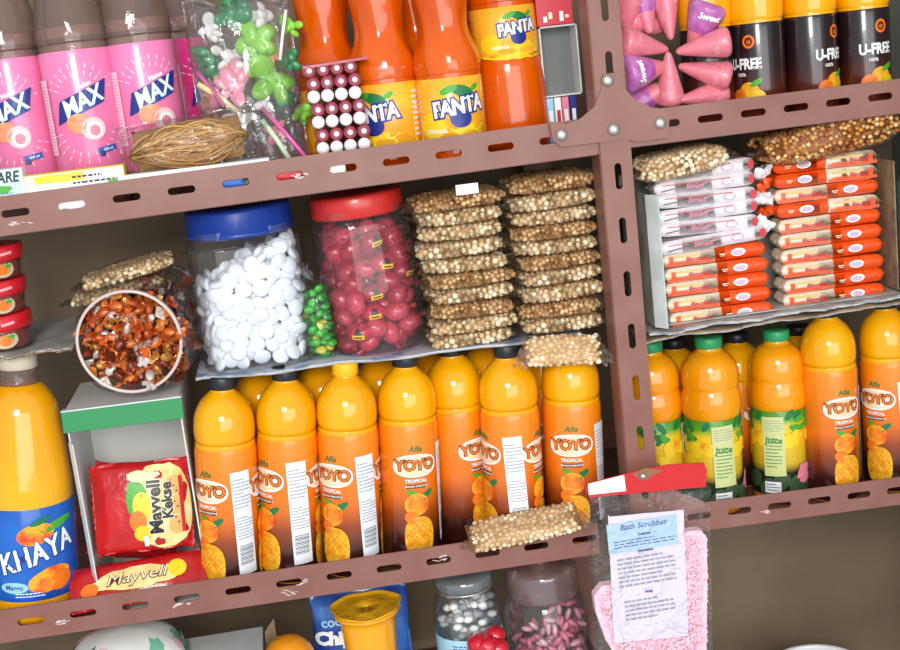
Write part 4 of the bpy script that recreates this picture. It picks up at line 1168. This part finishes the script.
mb = MB(); mb.M = Matrix.Rotation(pi/2, 4, 'X'); mb.pillow(.138, .056, .046, CLEAR, 36, 18, pu=3, pv=3, crimp=.05, wr=.08, seed=3); mb.build('film', rb)

# stacked ball-ended sweets
WD = mat('white_domes_and_glints', (240, 234, 236), .35, coat=.3); MRN = mat('maroon_tube', (150, 58, 74), .3, coat=.4, c2=(170, 84, 98), scale=60)
def sweet_tube(big):
    r = empty('sweet_tube', 'x', 'sweet'); R = .0070
    mb = MB(); mb.M = Matrix.Rotation(-pi/2, 4, 'X'); mb.lathe([(R*.6, 0), (R*.96, .002), (R, .006), (R, .045), (R*.9, .048)], MRN, 20); mb.build('tube', r)
    mb = MB()
    if big: mb.ball((0, .001, 0), R*.98, WD, 2, (1, .55, 1))
    else: mb.ball((0, -.0002, 0), R*.42, WD, 2, (1, .5, 1))  # small white blob stands in for the highlight on the maroon end
    mb.build('end_cap', r)
    return r
tb = [sweet_tube(True), sweet_tube(False)]; us = set()
for j, (y, big) in enumerate(((148.5, 1), (135.5, 0), (122.5, 1), (110, 0), (97, 1), (84, 0), (71, 0))):
    for i in range(4):
        k = 0 if big else 1; lab = ('sweet with white domed end in the small stack before the sodas', 'maroon sweet with a tiny painted white glint in the small stack before the sodas')[k]
        if k in us: o = copy_tree(tb[k], lab)
        else: us.add(k); o = tb[k]; o['label'] = lab
        o['group'] = ('white-ended sweets', 'maroon sweets with painted white glints')[k]
        o.location = P(323+i*13.8+(j % 2)*2-j*2.3, y-i*1.5, .018)
mb = MB(); c = P(336, 63, .018); mb.M = Matrix.Translation(c) @ Matrix.Rotation(-.04, 4, 'Y')
mb.box((-.034, 0, -.001), (.032, .048, .0015), mat('rosy_card', (198, 120, 128), .5, c2=(176, 84, 96), scale=30)); tag(mb.build('sweet_card'), 'rosy card lid on top of the stack of ball-ended sweets', 'card')

# printed boxes and cards lying along the rail
def carton(name, label, px0, py0, px1, py1, Yf, dep, m_front, m_top, deco=None, rot=0.0):
    a = P(px0, py1, Yf); b = P(px1, py1, Yf); t = P((px0+px1)/2, py0, Yf)
    r = empty(name, label, 'box'); w = (b.x-a.x)/2; h = t.z-(a.z+b.z)/2
    r.location = ((a.x+b.x)/2, Yf, (a.z+b.z)/2); r.rotation_euler = (0, rot, 0)
    mb = MB(); mb.box((-w, 0, 0), (w, dep, h), m_top, .0006); bd = mb.build('carton', r)
    p = Print(lambda u, v, off: Vector((u, -off, v))); p.rect(0, h/2, 2*w-.002, h-.002, m_front)
    if deco: deco(p, w, h)
    p.build('carton_print', bd); return r
LG = mat('pale_green_print', (196, 224, 212), .45)
def d1(p, w, h):
    p.text('CARE', .004, h*.72, .0150, BLACK, .03, .2, sx=.8); p.ell(0, h*.35, .010, .004, GREEN, 12, wob=.3); p.lines(0, h*.15, w*1.5, h*.2, 2, BLUE)
carton('care_box', 'pale green box lettered CARE in black, lying on the rail at the shelf end', -22, 170, 27, 200, .003, .022, LG, WHITE, d1)
def d2(p, w, h): p.rect(-w*.3, h*.75, w*1.0, h*.35, YEL); p.lines(w*.4, h*.6, w*.9, h*.5, 2, BLACK, seed=3); p.rect(w*.75, h*.3, w*.2, h*.3, GREEN)
carton('yellow_box', 'flat white and yellow box lying along the rail under the pink drinks', 26, 170, 128, 194, .0032, .020, WHITE, YEL, d2)
def d3(p, w, h): p.rect(0, h*.2, w*1.9, h*.12, LBLUE)
carton('white_box', 'flat plain white box lying along the rail under the rubber band bag', 100, 168, 272, 178, .0035, .018, WHITE, CARDW, d3)
# white box sits low: coloured sachets show through the rail slots
for k, (x, y, m_, nmx, lab) in enumerate(((226, 183, BLUE, 'sachet', 'thin blue sachet showing through a rail slot below the toy bag'), (285, 175, RED, 'sachet', 'thin red sachet showing through a rail slot below the toy bag'), (328, 170, WHITE, 'sachet', 'thin white sachet showing through a rail slot below the sweet stack'), (70, 203, WHITE, 'sachet', 'thin white sachet showing through a rail slot under the yellow box'))):
    mb = MB(); c = P(x, y, .0035); mb.M = Matrix.Translation(c+Vector((0, .0018, 0))) @ Matrix.Rotation(pi/2, 4, 'X'); mb.pillow(.036, .012, .0028, m_, 10, 6, wr=.1, seed=k)
    tag(mb.build(nmx), lab, 'sachet')

# clear bag of small green and pink toys
tbg = empty('toy_bag', 'crumpled clear bag around small green and pink party toys', 'bag'); ct = P(248, 92, .060); tbg.location = ct
mb = MB(); mb.M = Matrix.Rotation(pi/2, 4, 'X'); mb.pillow(.108, .19, .060, film('shiny_bag', gloss=.12, haze=.04, bump=1.0, bscale=42, rough=.10), 34, 44, pu=3, pv=3.4, crimp=0, wr=.16, seed=9); mb.build('film', tbg)
TG = mat('lime_toy', (140, 206, 60), .3, coat=.4); TD = mat('dark_green_toy', (46, 130, 76), .35, coat=.3); TP = mat('pink_toy', (240, 150, 170), .3, coat=.3); TW = mat('white_toy', (238, 232, 228), .35); TO = mat('peach_toy', (240, 176, 120), .35); TS = mat('hot_pink_straw', (232, 96, 160), .3, coat=.3)
def leafy(mt, s, seed):
    rn = random.Random(seed); mb = MB()
    for k in range(7):
        a = rn.uniform(0, 6.3); q = rn.uniform(.3, .8); mb.ball((s*q*cos(a), rn.uniform(-.4, .3)*s, s*q*sin(a)), s*rn.uniform(.4, .75), mt, 2, (1, .3, rn.uniform(.45, .8)), (Matrix.Rotation(-a+rn.uniform(-.5, .5), 3, 'Y') @ Matrix.Rotation(rn.uniform(-.6, .6), 3, 'Z')).to_quaternion())
    mb.ball((0, 0, 0), s*.5, mt, 2, (1, .6, 1)); return mb
toys = [(252, 38, TG, .020, 'upper lime green leafy toy in the clear bag'), (268, 82, TG, .024, 'lower larger lime green leafy toy in the clear bag'), (228, 56, TW, .015, 'white ruffled toy near the top of the clear bag'), (236, 86, TP, .020, 'pale pink ruffled toy beside the lower lime one'), (224, 76, TO, .010, 'small peach toy beside the pale pink one'), (208, 60, TD, .018, 'dark green toy at the bag edge near the magenta bottle'), (290, 58, TD, .013, 'dark green toy at the bag edge near the sodas'), (272, 56, TO, .012, 'small peach toy between two lime toys'), (300, 112, TG, .012, 'lime green toy low in the clear bag near the sweet stack'), (240, 120, TW, .016, 'white ruffled toy low in the clear bag'), (232, 14, TD, .020, 'topmost dark green toy in the clear bag'),
        (262, 14, TW, .013, 'white ruffled toy at the very top of the clear bag'), (248, 64, TW, .011, 'white ruffled toy between the two lime toys'), (214, 98, TP, .010, 'small pale pink toy just above the rubber bands'), (282, 96, TD, .013, 'dark green toy below the larger lime toy'), (262, 104, TW, .012, 'white ruffled toy under the larger lime toy'), (210, 30, TW, .013, 'white ruffled toy high at the bag edge near the magenta bottle'), (276, 132, TP, .011, 'small pale pink toy between the straws'), (290, 26, TG, .012, 'lime green toy high at the bag edge near the sodas')]
for k, (x, y, m_, s, lab) in enumerate(toys):
    o = leafy(m_, s, k).build('party_toy'); tag(o, lab, 'toy', 'toys in the clear bag'); o.location = P(x, y, .054+.006*(k % 3)); o.rotation_euler = (0, k, .2*(k % 3-1))
def straw(a, b, Ya, Yb, r, mt, lab):
    mb = MB(); A = P(*a, Ya); B = P(*b, Yb); mid = (A+B)/2+Vector((0, -.002, .003))
    o = mb.tube([A-mid, (A+B)/2-mid+Vector((0, 0, .002)), B-mid], r, mt, 8).build('straw'); o.location = mid; tag(o, lab, 'straw', 'straws in the toy bag')
straw((197, 72), (224, 106), .048, .030, .0022, TS, 'short bright pink straw sloping down beside the rubber bands')
straw((262, 108), (308, 160), .042, .020, .0022, TS, 'long bright pink straw sloping to the rail')
straw((198, 84), (238, 112), .040, .034, .0030, mat('cream_straw', (238, 214, 150), .35), 'cream straw crossing the bag above the rubber bands')
straw((262, 120), (290, 160), .036, .024, .0028, mat('pale_green_straw', (200, 222, 180), .35), 'pale green straw sloping down to the rail')
straw((286, 10), (280, 60), .040, .036, .0016, WHITE, 'thin white straw near the top of the bag')

# card box beside the sodas
cbx = empty('card_box', 'open grey card box with pale edges standing between the sodas and the upright', 'box')
a = P(545, 98, .075); b = P(583, 98, .075); t = P(560, 25, .075); cbx.location = ((a.x+b.x)/2, .075, a.z); w_ = (b.x-a.x)/2; h_ = t.z-a.z
INB = mat('box_grey_inside', (128, 131, 127), .8, c2=(112, 115, 112), scale=16)
for nm_, q0, q1, mt in (('side_panel', (-w_, 0, 0), (-w_+.0015, .12, h_), CARDW), ('side_panel', (w_-.0015, 0, 0), (w_, .12, h_), CARDW), ('top_panel', (-w_, 0, h_-.0015), (w_, .12, h_), CARDW), ('bottom_panel', (-w_, 0, 0), (w_, .12, .0015), CARDW), ('back_panel', (-w_, .03, .0015), (w_, .0315, h_-.0015), INB)):
    mb = MB(); mb.box(q0, q1, mt); mb.build(nm_, cbx)
zb_ = SA.z(a.x); hh = a.z-zb_
COLS = [(RED, 'red'), (LBLUE, 'light blue'), (WHITE, 'white'), (PINKP, 'pink'), (NAVY, 'navy')]
for k, (mt, cn) in enumerate(COLS):
    mb = MB(); x = a.x-.004+k*.0085; mb.M = Matrix.Translation((x, .072, zb_+.0005)); mb.box((-.0037, 0, 0), (.0037, .11, hh-.0015), mt, .0006)
    mb.M = Matrix.Translation((x, .072, zb_)); mb.box((-.002, -.0004, hh*.3), (.002, 0, hh*.75), WHITE if k != 2 else RED)
    tag(mb.build('thin_box'), 'thin %s box standing on edge under the grey card box' % cn, 'box', 'thin boxes under the card box')
mb = MB(); c = P(572, 24, .074); mb.M = Matrix.Translation((a.x+w_, .074, t.z+.0003)); mb.box((-.022, 0, 0), (.018, .10, .03), mat('red_carton', (200, 40, 56), .4), .001)
for k in range(5): mb.box((-.015+k*.006, -.0004, .004+.003*(k % 3)), (-.011+k*.006, 0, .010+.004*(k % 2)), (WHITE, CREAM, GREYP)[k % 3])
tag(mb.build('red_box'), 'small red printed box lying on top of the grey card box', 'box')

# ------------------------------------------------------------------ hanging bag with pink mitt
hb = empty('bath_mitt_pack', 'clear hanging pack with red card header, leaflet and fluffy pink bath mitt', 'bath mitt'); HY = -.034
hc_ = P(653, 575, HY); hb.location = hc_
def HP(px, py, Y=HY): return P(px, py, Y)-hc_
def plate(outline, Y0, Y1, mt, mb):
    bm = bmesh.new(); f = bm.faces.new([bm.verts.new(HP(x, y, Y0)) for x, y in outline]); r = bmesh.ops.extrude_face_region(bm, geom=[f])
    for v in r['geom']:
        if isinstance(v, bmesh.types.BMVert): v.co.y += Y1-Y0
    return mb.bm(bm, mt, False)
mb = plate([(585, 487), (590, 483), (626, 474), (640, 470), (668, 465), (704, 463), (707, 470), (706, 487), (660, 491), (626, 494), (590, 498)], HY-.002, HY, mat('red_header', (206, 22, 28), .5, coat=.1, bump=.2, bscale=40), MB()); hd = mb.build('header_card', hb)
mb = plate([(588, 484), (624, 475), (626, 491), (589, 495)], HY-.0026, HY-.0021, WHITE, MB()); mb.build('white_end', hd)
mb = plate([(632, 474), (645, 468), (664, 470), (652, 476), (645, 481), (638, 479)], HY-.0027, HY-.0021, mat('dull_gold', (150, 96, 60), .5), MB()); mb.build('euro_slot', hd)
mb = MB(); mb.tube([HP(643, 476, HY-.003), HP(643, 476, HY+.012), HP(643, 473, HY+.0275)], .0022, BOLT, 8); mb.ball(HP(643, 476, HY-.004), .004, BOLT, 2); mb.build('hanging_hook', hb)
FL = film('pack_film', gloss=.03, haze=.01, bump=1.0, bscale=55, rough=.08, fr=.28)
def sheet(corners, nx, ny, amp, mt, seed, mb, Y):
    rn = random.Random(seed); vs = []; fs = []
    for j in range(ny+1):
        for i in range(nx+1):
            u, v = i/nx, j/ny
            a = Vector(corners[0]).lerp(Vector(corners[1]), u); b = Vector(corners[3]).lerp(Vector(corners[2]), u); q = a.lerp(b, v)
            p = HP(q.x, q.y, HY); p.y += Y+amp*(sin(9*u+seed)*sin(7*v+seed*2)+.5*sin(23*u+5*v)*sin(17*v-4*u))*(min(1, 6*min(u, 1-u)+.1))
            vs.append(p)
    for j in range(ny):
        for i in range(nx): k = j*(nx+1)+i; fs.append((k, k+1, k+nx+2, k+nx+1))
    return mb.raw(vs, fs, mt)
mb = MB(); sheet([(588, 492), (707, 487), (710, 690), (598, 696)], 40, 60, .0016, FL, 1, mb, -.011); sheet([(588, 492), (707, 487), (710, 690), (598, 696)], 30, 40, .0012, FL, 2, mb, .014); mb.build('film', hb)
# the mitt: two lobes, fleecy
bm = bmesh.new(); out = [(686, 532), (700, 530), (707, 538), (707, 600), (706, 690), (650, 694), (625, 672), (606, 640), (596, 612), (594, 596), (602, 586), (614, 584), (626, 590), (640, 600), (652, 585), (664, 560), (674, 540)]
pp = [Vector((x, y)) for x, y in out]
def inside_poly(x, y):
    c = False; n = len(pp)
    for i in range(n):
        a, b = pp[i], pp[i-1]
        if (a.y > y) != (b.y > y) and x < (b.x-a.x)*(y-a.y)/(b.y-a.y)+a.x: c = not c
    return c
def edge_d(x, y):
    q = Vector((x, y)); m_ = 1e9
    for i in range(len(pp)):
        a, b = pp[i], pp[i-1]; ab = b-a; t = max(0, min(1, (q-a).dot(ab)/ab.length_squared)); m_ = min(m_, (a+ab*t-q).length)
    return m_
rn = random.Random(14); mb = MB(); FZ = mat('pink_fleece', (250, 190, 206), .9, c2=(255, 214, 224), scale=160, sss=.1)
for k in range(5200):
    x, y = rn.uniform(592, 708), rn.uniform(529, 694)
    if not inside_poly(x, y): continue
    e = edge_d(x, y); th = min(1, e/11)**.5; s = -1
    p = HP(x, y, HY+.004-.010*th+rn.uniform(-.0012, .0012)); mb.ball(p, rn.uniform(.0016, .0024), FZ, 1, (1, .8, 1))
    if len(mb.v) > 120000: break
bt = MB(); vs = []; 
bm = bmesh.new(); f = bm.faces.new([bm.verts.new(HP(x, y, HY-.0035)) for x, y in out]); r_ = bmesh.ops.extrude_face_region(bm, geom=[f])
for v in r_['geom']:
    if isinstance(v, bmesh.types.BMVert): v.co.y += .012
mb.bm(bm, FZ, False); mb.build('pink_mitt', hb)
mb = MB(); PAP = mat('leaflet_paper', (226, 212, 228), .6); PAPB = mat('leaflet_blue', (176, 200, 222), .6)
sheet([(606, 514), (681, 507), (686, 632), (612, 640)], 12, 20, .0005, PAP, 4, mb, -.0088); lf = mb.build('leaflet', hb)
p0 = HP(645, 573); 
pr_ = Print(lambda u, v, off: Vector((p0.x+u, -.0096-off*1.2, p0.z+v+.0)))
px_ = 1.02e-3
pr_.rect(-.0015, .049, .0775, .034, PAPB, rot=.0)
pr_.text('Bath Scrubber', 0, .0600, .0090, NAVY, .01, .2, rot=.0); pr_.text('Delicate', 0, .0500, .0042, NAVY, .04)
pr_.lines(0, .0415, .068, .010, 3, NAVY, seed=3, th=.3); pr_.text('Directions', 0, .0310, .0040, NAVY, .04)
pr_.lines(0, .0085, .064, .036, 7, GREYP, seed=5, th=.36); pr_.text('Note', 0, -.0170, .0040, NAVY, .04); pr_.lines(0, -.0360, .056, .026, 5, GREYP, seed=8, th=.34)
pr_.build('leaflet_print', lf)

# ------------------------------------------------------------------ bottom shelf, only its goods' tops show
ZE = .985
mb = MB(); mb.box((-.62, .004, ZE-.002), (.17, .318, ZE), STEEL2); rpart(mb, 'shelf_sheet')
mb = MB(); mb.box((-.62, -.001, ZE-.002), (.17, .001, ZE+.036), STEEL); rpart(mb, 'shelf_rail')
mb = MB(); mb.box((.215, .004, .858), (.59, .318, .860), STEEL2); rpart(mb, 'shelf_sheet')
mb = MB(); mb.box((.215, -.001, .858), (.59, .001, .896), STEEL); rpart(mb, 'shelf_rail')
def on_e(o, px, pytop, Y, H):
    t = P(px, pytop, Y); o.location = (t.x, Y, ZE); o.scale[2] = (t.z-ZE)/H; return o
# floral bundle
fl = empty('floral_bundle', 'rounded white bundle printed with pink and green leaves, below the green carton', 'bundle')
FB = mat('floral_cloth', (232, 230, 222), .7)
mb = MB(); mb.lathe(smooth_prof([(.03, 0), (.065, .01), (.070, .08), (.069, .14), (.058, .175), (.035, .192), (.004, .198)]), FB, 48, wave=lambda a, z: 1+.02*sin(7*a+z*60)); bo = mb.build('cloth', fl)
rn = random.Random(4)
PRF = smooth_prof([(.03, 0), (.065, .01), (.070, .08), (.069, .14), (.058, .175), (.035, .192), (.004, .198)])
def prof_r(z):
    for (r0, z0_), (r1, z1_) in zip(PRF, PRF[1:]):
        if z0_ <= z <= z1_: return r0+(r1-r0)*(z-z0_)/max(1e-6, z1_-z0_)
    return .004
p = Print(lambda u, v, off: Vector(((prof_r(v)*(1+.02*sin(7*(u-pi/2)+v*60))+off+.0006)*sin(u), -(prof_r(v)*(1+.02*sin(7*(u-pi/2)+v*60))+off+.0006)*cos(u), v)))
for k in range(70):
    p.ell(rn.uniform(-2, 2), rn.uniform(.10, .19), rn.uniform(.10, .22), rn.uniform(.004, .009), (mat('soft_green_print', (120, 186, 150), .6), mat('soft_pink_print', (236, 190, 196), .6), mat('grey_vein_print', (120, 120, 120), .6))[(k % 5) % 3], 10, rot=rn.uniform(-.03, .03), wob=.2, seed=k)
p.build('leaf_print', bo); on_e(fl, 122, 625, .06, .198)
mb = MB(); mb.box((-.05, -.03, 0), (.05, .06, .18), CARDW, .001); o = mb.build('white_carton'); tag(o, 'plain white carton whose top edge shows beside the floral bundle', 'box'); on_e(o, 218, 656, .045, .18)
# kraft corner and orange pack
mb = MB(); mb.M = Matrix.Rotation(.03, 4, 'Z'); mb.pillow(.001, .001, .001, ORG, 2, 2)
mb = MB(); mb.lathe(smooth_prof([(.02, 0), (.030, .01), (.032, .09), (.030, .15), (.018, .172), (.004, .178)]), mat('orange_pouch', (238, 150, 30), .3, coat=.4, bump=.4, bscale=60), 36); o = mb.build('orange_pouch'); tag(o, 'rounded orange pouch showing just above the picture edge near the blue snack bag', 'pouch'); on_e(o, 286, 636, .045, .178)
mb = MB(); bm = bmesh.new(); f = bm.faces.new([bm.verts.new(q) for q in ((-.02, 0, 0), (.012, 0, 0), (.010, 0, .19), (-.002, 0, .175))]); r_ = bmesh.ops.extrude_face_region(bm, geom=[f])
for v in r_['geom']:
    if isinstance(v, bmesh.types.BMVert): v.co.y += .002
mb.bm(bm, CARDB, False); o = mb.build('card_flap'); tag(o, 'pointed brown card flap standing behind the orange pouch', 'card'); on_e(o, 265, 620, .085, .19); o.rotation_euler = (.0, 0, 0)
# blue crisp bag
BB = mat('blue_bag', (30, 62, 146), .25, coat=.4, c2=(70, 124, 196), scale=16, bump=.6, bscale=34, lohi=(.45, .7))
cb_ = empty('crisp_bag', 'shiny blue crisp bag with white lettering behind the orange jelly cup', 'snack bag')
mb = MB(); mb.M = Matrix.Translation((0, 0, .11)) @ Matrix.Rotation(pi/2, 4, 'X') @ Matrix.Rotation(pi/2, 4, 'Z'); mb.pillow(.22, .112, .050, BB, 44, 30, crimp=.07, wr=.07, seed=6, teeth=1); bo = mb.build('wrapper', cb_)
def crisp(u, v, off):
    uu = min(1, abs(v-.11)/.11/.93); vv = min(1, abs(u)/.056); return Vector((u, -.0275*max(0, 1-uu**2.4)**.5*max(0, 1-vv**2.4)**.5-off-.0015, v))
p = Print(crisp); p.text('cool', -.032, .186, .016, LBLUE, .03, .1, rot=.1); p.text('Chips', -.030, .166, .022, WHITE, .06, .15, rot=.06); p.text('Salted', .0, .125, .018, CREAM, .04); p.ell(.03, .10, .018, .016, YEL, 18); p.build('wrapper_print', bo)
on_e(cb_, 356, 586, .085, .22)
# jelly cup
jc = empty('jelly_cup', 'yellow-orange jelly cup with peeled-up foil lid in front of the blue bag', 'cup')
JM = mat('jelly_orange', (246, 168, 16), .2, coat=.5, sss=.2)
mb = MB(); mb.lathe([(.020, 0), (.024, .002), (.027, .11), (.0315, .165), (.0325, .170), (.0370, .172), (.0370, .174), (.030, .1745), (.001, .1745)], JM, 44); mb.build('cup_body', jc)
mb = MB(); mb.lathe([(.001, .1760), (.020, .1775), (.034, .1755), (.0385, .1765), (.0395, .1785)], mat('foil_yellow', (250, 186, 30), .3, 0, coat=.5, bump=.8, bscale=60), 44, cap=False, wave=lambda a, z: 1+(.06*sin(3*a)+.03*sin(7*a))*(z > .176)); o = mb.build('foil_lid', jc)
k_ = o.modifiers.new('thickness', 'SOLIDIFY'); k_.thickness = .0005
on_e(jc, 366, 607, .035, .1765)
# glass jar with clasp and light-blue label
gj = empty('clasp_jar', 'clear ribbed jar with light blue label and white sweets below the fallen nut packet', 'jar')
mb = MB(); mb.lathe(smooth_prof([(.030, 0), (.036, .004), (.038, .02), (.038, .14), (.0365, .160), (.031, .176), (.0305, .182)]), GLASS, 56, cap=False, wave=lambda a, z: 1+.02*abs(sin(8*a))*(z > .10)); mb.build('jar_wall', gj)
mb = MB(); mb.lathe([(.0315, .182), (.0330, .1835), (.0330, .1925), (.0310, .1955), (.020, .197), (.001, .1972)], film('clear_lid', tint=(210, 214, 214), haze=.35, gloss=.2, hc=(170, 176, 176), bump=.2), 48); mb.build('lid', gj)
mb = MB(); mb.tube([(.0325*cos(a_*pi/12), .0325*sin(a_*pi/12), .181) for a_ in range(24)], .0012, BOLT, 6, True); mb.tube([(-.006, -.0335, .178), (0, -.036, .170), (.006, -.0335, .178)], .0012, BOLT, 6); mb.build('wire_clasp', gj)
mb = MB(); mb.lathe([(.0385, .05), (.0390, .052), (.0390, .132), (.0385, .134)], mat('sky_label', (170, 214, 232), .4), 48, cap=False); lb = mb.build('wrap_label', gj)
p = Print(cyl(.0391, 0, .09)); p.ell(-.012, .024, .008, .009, BLACK, 14, wob=.2); p.rect(-.012, .008, .014, .02, DGREEN); p.ell(.012, .012, .012, .014, GREEN, 16, wob=.15); p.ell(.03, .020, .012, .012, RED, 16, wob=.2); p.lines(.0, .036, .05, .006, 2, NAVY); p.build('label_print', lb)
mb = MB(); rn = random.Random(8)
for q in scatter(lambda p: p[0]**2+p[1]**2 < .031**2 and .09 < p[2] < .165, (-.03, -.03, .09), (.03, .03, .165), .0105, 90, 3, 9000):
    mb.ball(q, .0055, (WHITE, GREYP, WHITE)[rn.randrange(3)], 1, (1.2, .9, .8))
tag(mb.build('sweets_filling', gj), kind='stuff')
on_e(gj, 462, 571, .060, .197)
# bigger clear jar with pink sweets
pj = empty('pink_sweet_jar', 'wide clear jar of pink sweets with a rounded clear lid, next to the ribbed jar', 'jar')
mb = MB(); mb.lathe(smooth_prof([(.036, 0), (.046, .004), (.0500, .02), (.0500, .12), (.0490, .140), (.0430, .156), (.0385, .160)]), GLASS, 56, cap=False); mb.build('jar_wall', pj)
mb = MB(); mb.lathe(smooth_prof([(.0400, .158), (.0420, .162), (.0420, .182), (.0385, .192), (.022, .196), (.001, .197)]), film('rosy_lid', tint=(228, 206, 202), haze=.30, gloss=.2, hc=(190, 160, 156), bump=.1), 48); mb.build('lid', pj)
mb = MB()
for q in scatter(lambda p: p[0]**2+p[1]**2 < .041**2 and .05 < p[2] < .118+.02*p[0]/.04, (-.042, -.042, .05), (.042, .042, .14), .0115, 150, 3, 20000):
    a_ = rn.uniform(0, 6); mb.ball(q, .0060, (PINKP, mat('pale_pink_sweet', (244, 190, 200), .35), mat('rose_sweet', (214, 110, 140), .35))[rn.randrange(3)], 1, (1.5, .8, .6), Matrix.Rotation(a_, 3, 'Y').to_quaternion())
tag(mb.build('pink_sweets', pj), kind='stuff')
on_e(pj, 540, 560, .075, .197)
mb = MB()
for k in range(7): a_ = k*.9; mb.ball((.014*cos(a_)*(k > 0), .010*sin(a_)*(k > 0)-.0, .162+.005*sin(a_*2)), .013, mat('red_cellophane', (206, 26, 44), .2, coat=.5, bump=.8, bscale=80), 2)
mb.lathe([(.016, 0), (.020, .01), (.020, .15), (.012, .165)], MATS['red_cellophane'], 24); o = mb.build('red_pouch'); tag(o, 'crinkled red pouch peeking up between the ribbed jar and the pink sweet jar', 'pouch'); on_e(o, 487, 630, .022, .180)
# white bowl rim at the bottom
mb = MB(); mb.lathe(smooth_prof([(.045, 0), (.052, .002), (.058, .02), (.060, .12), (.0600, .268), (.0615, .272), (.0600, .273), (.056, .262), (.055, .05), (.001, .04)]), mat('white_enamel', (240, 240, 238), .25, coat=.4), 52, cap=False)
o = mb.build('white_canister'); tag(o, 'white open canister whose rim just shows in front of the bare brown wall', 'canister'); t = P(818, 668, .14); o.location = (t.x, .14, .860); o.scale[2] = (t.z-.860)/.273
